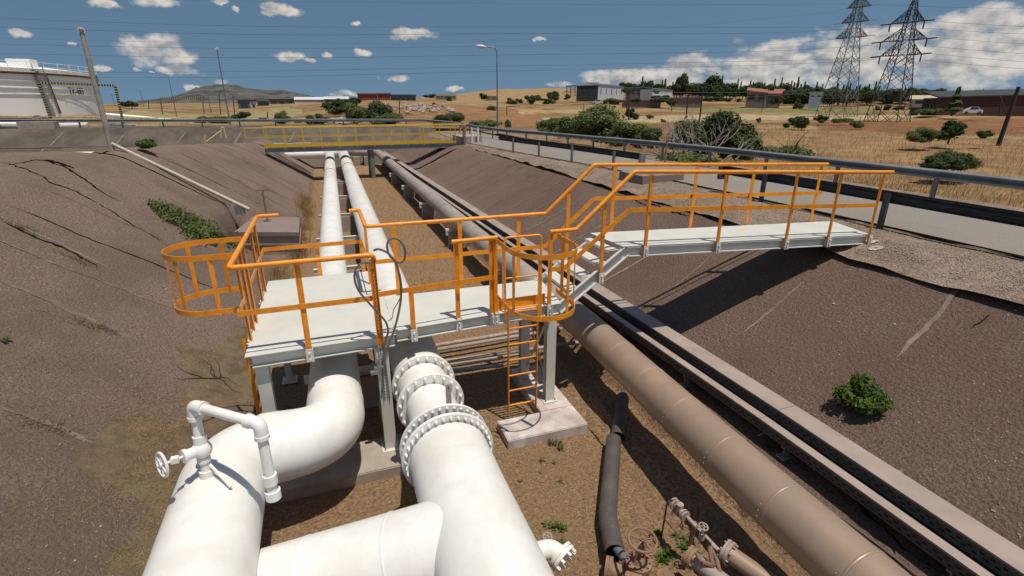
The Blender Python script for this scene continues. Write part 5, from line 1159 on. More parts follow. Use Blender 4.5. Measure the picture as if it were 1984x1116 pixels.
for k, (pts, lab) in enumerate(WL):
    n = len(pts); m_ = MB(); P = []
    for (x, y), (x2, y2) in zip(pts, pts[1:]):
        for i in range(6): t = i / 6; P.append((lerp(x, x2, t), lerp(y, y2, t)))
    P.append(pts[-1]); x0 = P[0][0]; D = D1 if k in (0, 2, 3, 7) else D2
    def sm(x): 
        # smooth parabola through list
        return None
    xs_ = [p[0] for p in pts]; Q = []
    import itertools
    def lag(x):
        s = sorted(pts); 
        # monotone piecewise cubic through points
        for i in range(len(s) - 1):
            if x <= s[i + 1][0] or i == len(s) - 2:
                a, b = s[i], s[i + 1]; pa = s[i - 1] if i > 0 else a; pb = s[i + 2] if i + 2 < len(s) else b
                h = b[0] - a[0]; t = (x - a[0]) / h; ma = (b[1] - pa[1]) / (b[0] - pa[0]); mb_ = (pb[1] - a[1]) / (pb[0] - a[0])
                return (2 * t ** 3 - 3 * t * t + 1) * a[1] + (t ** 3 - 2 * t * t + t) * h * ma + (-2 * t ** 3 + 3 * t * t) * b[1] + (t ** 3 - t * t) * h * mb_
    # a straight plan line between the pylon and the next tower out of view
    xe = min(xs_); pA = atd(max(xs_), 0, D); pB = atd(xe, 0, 125.0)
    for i in range(49):
        x = lerp(max(xs_), xe, i / 48); d = ray(x, lag(x)); # intersect with vertical plane through pA,pB
        ex, ey = pB.x - pA.x, pB.y - pA.y; t = (pA.x * ey - pA.y * ex) / (d.x * ey - d.y * ex); Q.append(C0 + d * t)
    m_.tube(Q, .018 if k not in (2, 7) else .010, 5); tag(obj('power_line', m_, M['wire'], None), lab, 'power line', 'power lines from the pylons')
for k, (x, y, y2) in enumerate(((1700, 9, 10), (1803, 41, 45), (1780, 54, 59), (1806, 72, 79), (1786, 88, 97), (1795, 103, 113), (1785, 116, 126))):
    P = []; pA = atd(x, y, D2 if k else D1); pB = atd(2300, y2 + (y2 - y) * 1.9, 100.0)
    for i in range(13): P.append(pA.lerp(pB, i / 12) - Vector((0, 0, 1.2 * math.sin(math.pi * i / 12) * .3)))
    m_ = MB(); m_.tube(P, .018, 5); tag(obj('power_line', m_, M['wire'], None), ['wire leaving the top of the pale pylon to the right', 'top wire leaving the dark pylon to the right edge', 'second wire from the top leaving the dark pylon to the right', 'third wire from the top leaving the dark pylon to the right', 'fourth wire from the top leaving the dark pylon to the right', 'second lowest wire leaving the dark pylon to the right', 'lowest wire leaving the dark pylon to the right'][k], 'power line', 'power lines from the pylons')
for k, (a, b, lab) in enumerate((((1600, 176, 150), (1270, 189, 105), 'low pale service cable running left from behind the pale pylon'), ((1220, 178, 92), (1600, 170, 190), 'thin service cable on the timber poles'))):
    m_ = MB(); P = [atd(*a).lerp(atd(*b), i / 12) - Vector((0, 0, .6 * math.sin(math.pi * i / 12))) for i in range(13)]; m_.tube(P, .022, 5); tag(obj('service_cable', m_, M['galv'], None), lab, 'cable')

# buildings ---------------------------------------------------------------------
def bld(name, label, x0, x1, yb_, yt, D, depth, wall, roofm, rh=.0, skew=.25, roof='flat', windows=0, dw=.3, side=None, pitch_to=None, ytr=None, sidewall=None, doors=0, band=None, cat='building', eave=.25, whh=.45):
    a = atd(x0, yb_, D); b = atd(x1, yb_, D * (1 + skew * .1)); zt = atd(x0, yt, D).z; zt2 = atd(x1, yt if ytr is None else ytr, D * (1 + skew * .1)).z; zb_ = min(a.z, b.z) - 2.5
    u = Vector((b.x - a.x, b.y - a.y, 0)); ln = u.length; u.normalize(); n_ = Vector((-u.y, u.x, 0)); t = thing(name, label, cat, (a.x, a.y, a.z))
    A0, B0 = Vector((a.x, a.y, 0)), Vector((b.x, b.y, 0)); z = Vector((0, 0, 1)); m_ = MB()
    vs = [A0 + z * zb_, B0 + z * zb_, B0 + n_ * depth + z * zb_, A0 + n_ * depth + z * zb_, A0 + z * zt, B0 + z * zt2, B0 + n_ * depth + z * zt2, A0 + n_ * depth + z * zt]
    m_.add(vs, [(0, 1, 5, 4), (1, 2, 6, 5), (2, 3, 7, 6), (3, 0, 4, 7), (4, 5, 6, 7)]); obj('wall', m_, M[wall], t)
    e = eave; o1 = A0 - u * e - n_ * e; o2 = B0 + u * e - n_ * e; o3 = B0 + u * e + n_ * (depth + e); o4 = A0 - u * e + n_ * (depth + e); m_ = MB()
    if roof == 'flat':
        h = max(rh, .25); vs = [o1 + z * (zt + .01), o2 + z * (zt2 + .01), o3 + z * (zt2 + .01), o4 + z * (zt + .01)]; vs += [v + z * h for v in vs]; m_.add(vs, [(0, 1, 5, 4), (1, 2, 6, 5), (2, 3, 7, 6), (3, 0, 4, 7), (4, 5, 6, 7), (3, 2, 1, 0)])
    elif roof == 'gable':
        r1 = (o1 + o4) / 2 + z * (zt + rh); r2 = (o2 + o3) / 2 + z * (zt2 + rh); vs = [o1 + z * zt, o2 + z * zt2, o3 + z * zt2, o4 + z * zt, r1, r2]; m_.add(vs, [(0, 1, 5, 4), (2, 3, 4, 5), (3, 0, 4), (1, 2, 5), (3, 2, 1, 0)])
    elif roof == 'shed':
        vs = [o1 + z * (zt + .01), o2 + z * (zt2 + .01), o3 + z * (zt2 + rh), o4 + z * (zt + rh)]; vs += [v + z * .2 for v in vs]; m_.add(vs, [(0, 1, 5, 4), (1, 2, 6, 5), (2, 3, 7, 6), (3, 0, 4, 7), (4, 5, 6, 7), (3, 2, 1, 0)])
    obj('roof', m_, M[roofm], t); hh = min(zt, zt2) - a.z
    for k in range(windows):
        c = (k + .5) / windows; p = A0 + u * (ln * c) - n_ * .03 + z * (a.z + hh * whh); w2, h2 = min(1.1, ln / windows * .28), hh * .16
        fr = MB(); fr.add([p - u * w2 - z * h2, p + u * w2 - z * h2, p + u * w2 + z * h2, p - u * w2 + z * h2, p - u * w2 - z * h2 + n_ * .1, p + u * w2 - z * h2 + n_ * .1, p + u * w2 + z * h2 + n_ * .1, p - u * w2 + z * h2 + n_ * .1], [(0, 1, 2, 3), (0, 1, 5, 4), (1, 2, 6, 5), (2, 3, 7, 6), (3, 0, 4, 7)]); obj('window', fr, M['glass'], t)
    for k in range(doors):
        c = (k + .5) / doors; p = A0 + u * (ln * c) - n_ * .05 + z * a.z; w2 = min(1.6, ln / doors * dw)
        fr = MB(); fr.add([p - u * w2, p + u * w2, p + u * w2 + z * hh * .72, p - u * w2 + z * hh * .72, p - u * w2 + n_ * .1, p + u * w2 + n_ * .1, p + u * w2 + z * hh * .72 + n_ * .1, p - u * w2 + z * hh * .72 + n_ * .1], [(0, 1, 2, 3), (0, 1, 5, 4), (1, 2, 6, 5), (2, 3, 7, 6), (3, 0, 4, 7)]); obj('door', fr, M['darkroof'], t)
    if band: 
        m_ = MB(); m_.add([A0 - n_ * .04 + z * (a.z + hh * band[0]), B0 - n_ * .04 + z * (a.z + hh * band[0]), B0 - n_ * .04 + z * (a.z + hh * band[1]), A0 - n_ * .04 + z * (a.z + hh * band[1]), A0 + n_ * .02 + z * (a.z + hh * band[0]), B0 + n_ * .02 + z * (a.z + hh * band[0]), B0 + n_ * .02 + z * (a.z + hh * band[1]), A0 + n_ * .02 + z * (a.z + hh * band[1])], [(0, 1, 2, 3), (4, 5, 6, 7), (0, 1, 5, 4), (2, 3, 7, 6)]); obj('wall_band', m_, M[band[2]], t)
    return t
bld('warehouse', 'plain red brick warehouse with a flat roof on the mound skyline', 694, 732, 197, 183, 165, 12, 'brick', 'brick', .3, 0)
bld('warehouse', 'lighter red end wall building joined to the red brick warehouse', 732.5, 757, 197, 182.5, 165.5, 10, 'brick', 'brick', .3, 0)
bld('warehouse', 'dark grey low warehouse right of the red brick one', 757.5, 806, 197, 186, 166, 12, 'greyclad', 'darkroof', .4, 0, windows=5)
bld('warehouse', 'long low white roofed warehouse with an ochre wall left of the red one', 572, 628, 201, 193, 230, 14, 'cream', 'whiteclad', 1.0, 0, 'gable', doors=0, band=(.0, .25, 'whiteclad'))
bld('warehouse', 'second white roofed low warehouse, just left of the mound bushes', 629, 676, 200, 192, 226, 14, 'greyclad', 'whiteclad', 1.0, 0, 'gable', doors=3)
bld('warehouse', 'dark far shed at the foot of the mountain', 523, 571, 203, 194, 245, 14, 'greyclad', 'darkroof', .5, 0, doors=3)
bld('warehouse', 'grey shed with a white end bay in front of the mountain', 463, 487, 214, 194, 170, 12, 'greyclad', 'greyclad', .4, 0, doors=1)
bld('warehouse', 'small white framed bay right of the grey shed below the mountain', 488, 498, 213, 196, 172, 8, 'whiteclad', 'darkroof', .4, 0, windows=1)
bld('warehouse', 'low dark industrial row left of the white roofed warehouses', 500, 522, 206, 198, 190, 10, 'greyclad', 'darkroof', .4, 0, windows=2)
bld('farmhouse', 'small pale farmhouse with a grey roof on the brown ridge', 844, 884, 190, 185.5, 178, 7, 'cream', 'greyclad', .9, 0, 'gable', windows=5)
bld('farmhouse', 'low white wall building right of the farmhouse on the ridge', 940, 962, 192, 188, 175, 6, 'cream', 'greyclad', .3, 0, windows=2)
bld('shed', 'open dark framed shed beside the big white shed on the hill', 1117, 1158, 184, 166, 225, 5, 'darkroof', 'greyclad', 1.2, 0, 'gable', ytr=165, doors=4)
bld('shed', 'big white clad shed with dark doors on the hill', 1158.5, 1208, 183, 165, 225, 5, 'whiteclad', 'greyclad', 1.0, 1, 'shed', ytr=169, doors=5, dw=.05)
t = thing('canopy', 'bare steel canopy frame left of the dark framed shed', 'canopy', tuple(atd(1098, 184, 228)))
for x in (1098, 1106, 1114): obj('post', MB().beam(atd(x, 186, 228), atd(x, 168, 228), .25, .25), M['greyclad'], t)
obj('roof', MB().beam(atd(1097, 167, 228), atd(1118, 166, 228), 4, .4), M['greyclad'], t)
bld('shed', 'low grey open shed right of the white shed', 1212, 1262, 182, 171, 226, 5, 'greyclad', 'greyclad', .5, 0, 'flat', doors=5)
bld('shed', 'low white shed with a long grey roof sloping down to the right', 1264, 1303, 180, 173, 224, 5, 'whiteclad', 'greyclad', .6, 1, 'shed', ytr=175.5)
bld('wall_row', 'long pinkish garden wall in the middle distance', 1205, 1280, 204, 195, 165, 1.0, 'pinkwall', 'pinkwall', .05, 0, cat='wall')
bld('wall_row', 'second pinkish wall running up to the red roofed barn', 1300, 1358, 199, 190, 175, 1.0, 'pinkwall', 'pinkwall', .05, 0, cat='wall', ytr=188)
bld('barn', 'brown barn with a long red sloping roof', 1446, 1484, 193, 176, 170, 12, 'pinkwall', 'redroof', 1.0, 0, 'shed', ytr=181, doors=2)
bld('barn', 'lower red roofed annex right of the barn', 1484.5, 1512, 193, 181, 172, 10, 'pinkwall', 'redroof', .8, 0, 'gable', windows=2)
bld('barn', 'small dark red roofed outbuilding between the barn and the white hut', 1500, 1518, 182, 176, 200, 8, 'brick', 'redroof', .6, 0, 'gable')
bld('hut', 'small white hut with a dark window left of the pale pylon', 1568, 1592, 190, 182, 160, 7, 'whiteclad', 'cream', .4, 0, windows=2)
bld('hut', 'ochre farm shed behind the pale pylon base', 1762, 1816, 201, 192, 165, 9, 'cream', 'cream', .9, 0, 'gable', doors=1)
bld('factory', 'long dark red clad factory with a dark roof at the right edge', 1815, 2120, 212, 190, 118, 5, 'darkred', 'darkroof', .9, 1, 'shed', ytr=182)
bld('hut', 'dark low trailer left of the dark red factory', 1762, 1780, 216, 211, 118, 3, 'darkroof', 'darkroof', .1, 0, cat='trailer')
# parked vehicles near the factory (a few pixels each)
def car(x, y, D, mt, label, L_=2.9):
    c = atd(x, y, D); t = thing('parked_car', label, 'car', tuple(c), 'vehicles parked by the factory'); u = cR
    m_ = MB(); X = [(-.5, .25), (-.5, .8), (-.28, .88), (-.16, 1.4), (.2, 1.42), (.34, .9), (.5, .8), (.5, .25)]; vs = [c + u * (a * L_) + Vector((0, 0, b * .72)) + cF * s for s in (0, 1.3) for a, b in X]; n = len(X)
    m_.add(vs, [tuple(range(n)), tuple(range(2 * n - 1, n - 1, -1))] + [(k, (k + 1) % n, n + (k + 1) % n, n + k) for k in range(n)]); obj('body', m_, M[mt], t)
    for s in (-.32, .32): m_ = MB(); m_.tube([c + u * (s * L_) + Vector((0, 0, .24)) - cF * .05, c + u * (s * L_) + Vector((0, 0, .24)) + cF * .2], .24, 12); obj('wheel', m_, M['blk'], t)
    w_ = MB(); w_.add([c + u * (a * L_) + Vector((0, 0, b * .72)) - cF * .02 for a, b in ((-.22, .92), (-.13, 1.33), (.17, 1.34), (.28, .92))], [(0, 1, 2, 3)]); obj('side_window', w_, M['glass'], t)
car(1884, 221, 104, 'whiteclad', 'white parked car nearest the green fir in front of the factory'); car(1158, 201, 150, 'whiteclad', 'white car beside the hedge below the white shed')
# rubble ----------------------------------------------------------------------------
rb = MB(); r = random.Random(5)
for k in range(130):
    x = r.gauss(815, 26) if k < 80 else r.gauss(665, 16); y = r.gauss(211, 4) if k < 80 else r.gauss(236, 3.5); p = onT(x, y); s = abs(r.gauss(.25, .16)) + .08; rb.sphere(p + Vector((0, 0, s * .3)), s, 6, 4, (r.uniform(.7, 1.5), r.uniform(.7, 1.3), r.uniform(.5, .9)))
o = obj('rubble', rb, M['rock']); o['kind'] = 'stuff'; o['label'] = 'pale rubble scattered on the brown mound'; o['category'] = 'rubble'

# ================================================================== vegetation
def leafmesh(name, n, mt, rx, ry, rz, leaf, seed, lobes=7, stem=0.0, flat_=0.3, shell=.75):
    r = random.Random(seed); m_ = MB(); Ls = []
    for k in range(lobes):
        a = r.uniform(0, 6.283); q = r.uniform(.15, .85); Ls.append((Vector((math.cos(a) * q * rx, math.sin(a) * q * ry, stem + rz * r.uniform(.35, 1.5) * (1.1 - q * .45))), r.uniform(.26, .50)))
    Ls.append((Vector((0, 0, stem + rz * .8)), .55))
    vs = []; fs = []
    for i in range(n):
        c, s = Ls[r.randrange(len(Ls))]; d = Vector((r.gauss(0, 1), r.gauss(0, 1), r.gauss(0, 1))).normalized(); q = (shell + (1 - shell) * r.random()) if r.random() < .75 else r.random()
        p = c + Vector((d.x * rx, d.y * ry, d.z * rz)) * s * q * (r.uniform(.8, 1.12) if r.random() < .85 else r.uniform(1.0, 1.45))
        if p.z < .02: p.z = r.uniform(.02, .15 * rz)
        nn = (d + Vector((r.uniform(-1, 1), r.uniform(-1, 1), r.uniform(-.3, 1))) * .9).normalized(); u = nn.orthogonal().normalized(); a = r.uniform(0, 6.283); v = nn.cross(u); u2 = u * math.cos(a) + v * math.sin(a); v2 = nn.cross(u2); l = leaf * r.uniform(.6, 1.4); b = len(vs)
        vs += [p - u2 * l, p - v2 * l * .45 + nn * l * .15, p + u2 * l, p + v2 * l * .45 + nn * l * .15]; fs.append((b, b + 1, b + 2, b + 3))
    m_.add(vs, fs); me = bpy.data.meshes.new(name); me.from_pydata(m_.v, [], m_.f); me.materials.append(M[mt]); return me
def twigs(name, rx, rz, n, mt, seed, r0_=.03, stem=0.0, up=.9):
    r = random.Random(seed); m_ = MB()
    for k in range(n):
        a = r.uniform(0, 6.283); e = Vector((math.cos(a) * rx * r.uniform(.3, .9), math.sin(a) * rx * r.uniform(.3, .9), stem + rz * up * r.uniform(.5, 1.3))); s = Vector((math.cos(a) * .05, math.sin(a) * .05, stem * .7)); mid = s.lerp(e, .5) + Vector((r.uniform(-.1, .1), r.uniform(-.1, .1), .1)) * rx
        m_.tube([s, mid, e], [r0_, r0_ * .7, r0_ * .3], 5)
    if stem: m_.tube([(0, 0, -.3), (.02, 0, stem * .6), (0, 0, stem + rz * .5)], [r0_ * 2.2, r0_ * 1.7, r0_], 7)
    return m_.mesh(name, M[mt])
PROT = {}
def proto(key):
    if key in PROT: return PROT[key]
    K = {'bush': (2400, 'leafolive', 1, 1, .8, .10, 8), 'bushdark': (2400, 'leafdark', 1, 1, .8, .10, 8), 'bushgrey': (1800, 'leafgrey', 1, 1, .7, .10, 8), 'tree': (2600, 'leafdark', 1, 1, .9, .12, 10), 'cone': (900, 'leafdark', .55, .55, 1.25, .12, 6), 'near': (9000, 'leafolive', 1, 1, .85, .065, 15), 'neardark': (8500, 'leafdark', 1, 1, .85, .07, 15), 'ground': (1500, 'leafolive', 1, 1, .25, .10, 8)}
    base = key.split('#')[0]; n, mt, rx, ry, rz, lf, lb = K[base]; st = .14 if base in ('tree', 'cone') else 0; sd_ = hash_(key)
    if base == 'cone':
        r = random.Random(sd_); vs = []; fs = []
        for i in range(n):
            z = r.random() ** 1.4; rad_ = (1 - z) * .5 * (.8 + .3 * math.sin(z * 22)) + .03; a = r.uniform(0, 6.283); q = math.sqrt(r.random()); p = Vector((math.cos(a) * rad_ * q, math.sin(a) * rad_ * q, .25 + z * 2.2)); nn = Vector((math.cos(a), math.sin(a), .5)).normalized(); u = nn.orthogonal().normalized(); v = nn.cross(u); l = .12 * r.uniform(.6, 1.3); b = len(vs); vs += [p - u * l, p - v * l * .5, p + u * l, p + v * l * .5]; fs.append((b, b + 1, b + 2, b + 3))
        me = bpy.data.meshes.new('crown'); me.from_pydata(vs, [], fs); me.materials.append(M[mt]); tw = twigs('trunk', .2, 1.0, 3, 'bark', sd_, .03, .4)
    else: me = leafmesh('crown', n, mt, rx, ry, rz, lf, sd_, lb, st); tw = twigs('trunk' if st else 'stems', .8, .8, 7, 'bark', sd_, .03 if st else .02, st)
    PROT[key] = (me, tw); return PROT[key]
def hash_(s): return sum(ord(c) * (i + 3) * 17 for i, c in enumerate(s)) % 9973
def plant(key, px_, py_, wpx, hpx, D, label, name='bush', cat='bush', group=None, base=None):
    p = base.copy() if base else atd(px_, py_, D); D = math.hypot(p.x, p.y); dl = (p - C0).dot(cF)
    sw = wpx / F_PX * dl / 1.85; hpx *= 1.15; kb = key.split('#')[0]; hh = {'tree': 2.2, 'cone': 2.45, 'ground': .55}.get(kb, 1.75); sh_ = hpx / F_PX * dl / hh / math.cos(PITCH)
    if kb == 'cone': sw = sw / .5
    t = thing(name, label, cat, tuple(p), group, local=True, rz=rnd.uniform(0, 6.28)); t.scale = (sw, sw, sh_); me, tw = proto(key)
    kb2 = 'trunk' if kb in ('tree', 'cone') else 'stems'; obj(kb2, tw, None, t); obj('crown', me, None, t); return t
OLD = obj
B = lambda *a, **k: plant(*a, **k)
# bushes beyond the road and on the fields: key, x, base y, width, height, distance, label
for a in [
    ('near#1', 1150, 275, 110, 62, 33, 'largest olive green bush in the hedge behind the far guardrail'), ('near#2', 1072, 262, 60, 32, 40, 'left bush of the hedge behind the far guardrail'), ('near#3', 1210, 282, 80, 46, 31, 'bush right of the largest one behind the far guardrail'),
    ('near#4', 1255, 288, 52, 44, 30, 'dark green bush at the right end of the hedge behind the far guardrail'), ('near#5', 1100, 270, 70, 40, 36, 'low bush between the left and the largest bush of the hedge'), ('neardark#1', 1395, 300, 116, 76, 27, 'dense dark fig bush behind the pale bare branches'),
    ('neardark#2', 1335, 290, 70, 55, 29, 'sparser left side bush of the fig thicket'), ('neardark#3', 1425, 312, 60, 48, 27, 'right end bush of the fig thicket beside the guardrail'),
    ('ground#1', 1530, 308, 110, 26, 28, 'low olive ground shrub behind the guardrail left of the pylons'), ('ground#2', 1330, 322, 150, 22, 24, 'low green ground cover under the fig thicket'),
    ('neardark#4', 1830, 330, 78, 38, 30, 'compact dark bush at the lower right of the field'), ('near#6', 1785, 277, 46, 28, 45, 'round olive bush in the brown field left of the small tree'),
    ('neardark#5', 1905, 268, 24, 16, 48, 'little green sapling bush left of the leaning pole'), ('bushdark#1', 1538, 248, 34, 24, 66, 'left of the twin bushes left of the pylons'), ('bushdark#2', 1553, 250, 34, 24, 64, 'right of the twin bushes left of the pylons'),
    ('bushdark#3', 1589, 238, 28, 16, 78, 'dark bush at the left foot of the pale pylon'), ('ground#3', 1620, 238, 26, 9, 78, 'low shrub between the feet of the pale pylon'), ('ground#4', 1640, 237, 24, 8, 80, 'low shrub at the right foot of the pale pylon'), ('ground#5', 1662, 247, 30, 13, 68, 'low dark shrub at the left foot of the dark pylon'),
    ('bushdark#4', 1220, 232, 26, 23, 95, 'round dark bush at the foot of the close timber pole pair'), ('bushgrey#1', 1258, 231, 18, 12, 96, 'small grey green bush right of the timber pole pair'), ('bush#4', 1284, 238, 10, 9, 85, 'tiny bush in the middle field'), ('bushgrey#2', 1470, 238, 12, 12, 85, 'tiny scraggy bush right of the fig thicket'),
    ('neardark#6', 733, 243, 62, 46, 60, 'tall dark bush in the middle of the mound group'), ('near#7', 690, 240, 62, 34, 62, 'left bush of the big mound group'), ('near#8', 752, 245, 58, 26, 58, 'right front bush of the big mound group'), ('bushdark#5', 660, 222, 60, 32, 90, 'dark bush on the slope left of the mound'), ('bushdark#6', 680, 205, 36, 18, 100, 'dark bush at the top left of the mound'),
    ('near#9', 547, 240, 27, 24, 62, 'round olive bush alone in the left field'), ('bushdark#7', 604, 240, 24, 18, 64, 'left bush of the low pair in the left field'), ('near#10', 622, 241, 28, 20, 62, 'right bush of the low pair in the left field'), ('bushdark#8', 508, 236, 22, 9, 70, 'low dark bush at the edge of the left field'),
    ('neardark#7', 860, 244, 34, 24, 56, 'dark bush behind the right part of the yellow footbridge'), ('near#11', 885, 245, 42, 28, 54, 'green bush behind the right end of the yellow footbridge'), ('ground#6', 940, 246, 60, 12, 50, 'low hedge left of the tall curved street lamp'), ('near#12', 984, 247, 14, 14, 50, 'small bush right of the foot of the tall curved street lamp'),
    ('bushgrey#3', 950, 214, 22, 12, 110, 'grey green bush on the mound left of the street lamp'), ('bushdark#9', 935, 193, 18, 13, 150, 'dark bush on the ridge left of the street lamp'), ('bushdark#10', 990, 202, 22, 13, 130, 'dark bush right of the street lamp on the brown slope'), ('bushdark#11', 872, 200, 14, 14, 140, 'dark bush on the mound edge right of the farmhouse'),
    ('bushgrey#4', 825, 214, 14, 13, 110, 'left grey bush beside the rubble'), ('bushgrey#5', 843, 211, 18, 14, 112, 'right grey bush beside the rubble'), ('bushdark#12', 795, 230, 14, 12, 85, 'small dark bush below the rubble'), ('bushdark#13', 833, 190, 26, 8, 150, 'dark low bush left of the farmhouse'),
    ('bushdark#14', 1026, 202, 22, 18, 140, 'left bush of the dark row on the brown hill'), ('bushdark#15', 1040, 196, 30, 12, 150, 'broad low bush in the dark row on the brown hill'), ('bushdark#16', 1075, 195, 26, 18, 150, 'tallest bush of the dark row on the brown hill'), ('bushdark#17', 1062, 202, 22, 12, 140, 'front bush of the dark row on the brown hill'), ('bushdark#18', 1100, 193, 16, 10, 150, 'right bush of the dark row on the brown hill'), ('bushdark#19', 1006, 200, 14, 10, 140, 'small bush left of the dark row on the brown hill'),
    ('bushdark#20', 1180, 203, 44, 14, 155, 'broad hedge bush below the white shed'), ('bushdark#21', 1232, 200, 22, 11, 158, 'bush in front of the left pinkish wall'), ('bushdark#22', 1280, 197, 46, 14, 165, 'broad hedge bush above the pinkish wall'), ('bushdark#23', 1298, 205, 22, 12, 150, 'bush at the right end of the left pinkish wall'), ('bushdark#24', 1212, 181, 20, 8, 215, 'bush at the right corner of the white shed'), ('bushdark#25', 1270, 182, 14, 8, 210, 'bush in front of the long roofed low shed'), ('bushdark#26', 1372, 196, 22, 12, 165, 'left bush beside the barn field'), ('bushdark#27', 1390, 196, 22, 16, 165, 'right bush beside the barn field'),
    ('bushdark#28', 1410, 198, 16, 9, 160, 'low bush left of the barn'), ('bushdark#29', 1430, 198, 12, 8, 160, 'tiny bush left of the barn wall'), ('bushdark#30', 1543, 212, 20, 18, 120, 'round dark bush below the barn annex'), ('bushdark#31', 1508, 204, 26, 20, 140, 'dark tree like bush below the barn annex'),
    ('bushdark#32', 1700, 214, 12, 10, 125, 'left bush between the pylon bases'), ('bushdark#33', 1718, 214, 14, 12, 125, 'middle bush between the pylon bases'), ('bushdark#34', 1740, 214, 20, 12, 122, 'right bush behind the dark pylon'), ('bushdark#35', 1805, 203, 26, 11, 150, 'dark bush at the left corner of the dark red factory'),
    ('ground#7', 1800, 219, 52, 9, 112, 'low hedge left of the factory cars'), ('near#13', 395, 240, 28, 14, 66, 'left olive bush in front of the grey shed'), ('near#14', 430, 240, 44, 16, 66, 'broad low bush at the foot of the tall straight mast'), ('bushdark#36', 470, 232, 34, 16, 90, 'dark bush right of the tall straight mast'), ('bushgrey#6', 580, 238, 18, 7, 66, 'greyish low bush between the round bush and the low pair')]:
    B(*a)
# trees of the field and skyline
B('tree#30', 1838, 272, 52, 40, 47, 'small irregular tree in the brown field left of the leaning pole', 'small_tree', 'tree')
B('tree#31', 256, 208, 24, 14, 160, 'small green tree right of the tank', 'small_tree', 'tree'); B('tree#32', 238, 207, 14, 10, 165, 'smaller green tree beside the tank edge', 'small_tree', 'tree')
B('cone#30', 1845, 219, 30, 38, 108, 'dark fir standing in front of the dark red factory', 'fir_tree', 'tree')
r = random.Random(12)
def skyline(i, x, y, w_, h_, D, kind, lab=None):
    B('%s#%d' % (kind, i % 5), x, y + 3.5, w_, h_ + 2, D, lab or 'dark tree in the skyline row on the hill', 'dark_tree' if kind == 'tree' else 'conifer', 'tree', 'row of dark trees along the hilltop')
skyline(1, 1319, 182, 26, 38, 262, 'tree', 'tall round tree at the left of the hilltop row'); skyline(2, 1383, 183, 46, 42, 262, 'tree', 'largest open crowned tree of the hilltop row')
i = 3; x = 1207
while x < 1830:
    yb_ = tab([(1200, 176), (1300, 181), (1450, 185), (1600, 187), (1700, 190), (1830, 196)], x); h_ = r.uniform(15, 23) * (1.12 if 1280 < x < 1560 else 1) * (1 if x < 1700 else .75); kd = 'cone' if r.random() < .42 else 'tree'
    skyline(i, x, yb_ + r.uniform(0, 2), r.uniform(20, 32) if kd == 'tree' else r.uniform(9, 13), h_ * (1.15 if kd == 'cone' else 1), r.uniform(250, 300), kd); i += 1; x += r.uniform(4.5, 7.5)
for x in (1200, 1240, 1600, 1640, 1680, 1590, 1565, 1530, 1660, 1705, 1745, 1770): pass
for k in range(60):
    x = r.uniform(1500, 1820); skyline(i, x, r.uniform(188, 200), r.uniform(24, 38), r.uniform(14, 20), r.uniform(200, 245), 'tree', 'dark tree in the lower row in front of the hilltop trees') ; i += 1
for o in [o for o in sc.objects if o.get('label') == 'dark tree in the lower row in front of the hilltop trees']: o['group'] = 'lower row of dark trees behind the barn and pylons'
# splash of white paint where the walkway meets the bank
r = random.Random(3)
for k, (cx_, cy_, rr_) in enumerate(((9.0, 6.30, .15), (8.82, 6.02, .12))):
    vs = [(cx_, cy_, zR(cx_, cy_) + .014)]; n = 40
    for ring_ in (1, 2, 3):
        for i in range(n): a = 6.283 * i / n; q = rr_ * ring_ / 3 * (1 + .35 * fb(math.cos(a) + k, math.sin(a), 1.6, 4, 5)); x, y = cx_ + math.cos(a) * q, cy_ + math.sin(a) * q * .8; vs.append((x, y, max(zR(x, y), zsh(x, y)) + .014))
    fs = [(0, 1 + i, 1 + (i + 1) % n) for i in range(n)] + [(1 + g * n + i, 1 + (g + 1) * n + i, 1 + (g + 1) * n + (i + 1) % n, 1 + g * n + (i + 1) % n) for g in (0, 1) for i in range(n)]
    obj('paint_splash', MB().add(vs, fs), M['padpaint'], right_bank, raw=True)
# bare pale branches
pb = atd(1330, 312, 24.5); t = thing('bare_shrub', 'pale leafless branches spreading in front of the dark fig bush', 'shrub', tuple(pb)); r = random.Random(9)
def limb(m_, a, d, ln, rad_, dep):
    b = a + d * ln; mid = a.lerp(b, .5) + Vector((r.uniform(-1, 1), r.uniform(-1, 1), r.uniform(-1, 1))) * ln * .07; m_.tube([a, mid, b], [rad_, rad_ * .8, rad_ * .6], 5)
    if dep:
        for k in range(r.choice((2, 3))): limb(m_, b if k == 0 else a.lerp(b, r.uniform(.45, .9)), (d + Vector((r.uniform(-1, 1), r.uniform(-1, 1), r.uniform(-.35, .6))) * .55).normalized(), ln * r.uniform(.55, .8), rad_ * .6, dep - 1)
for k in range(13):
    m_ = MB(); st_ = pb + cR * r.uniform(-.9, 2.2) + Vector((0, 0, -.1)); s = r.uniform(-.8, 1.1); limb(m_, st_, (cR * s + Vector((0, 0, 1.0 * r.uniform(.5, 1))) + Vector((r.uniform(-.3, .3), r.uniform(-.3, .3), 0))).normalized(), r.uniform(.7, 1.15), .035, 3); obj('branch', m_, M['palebark'], t)
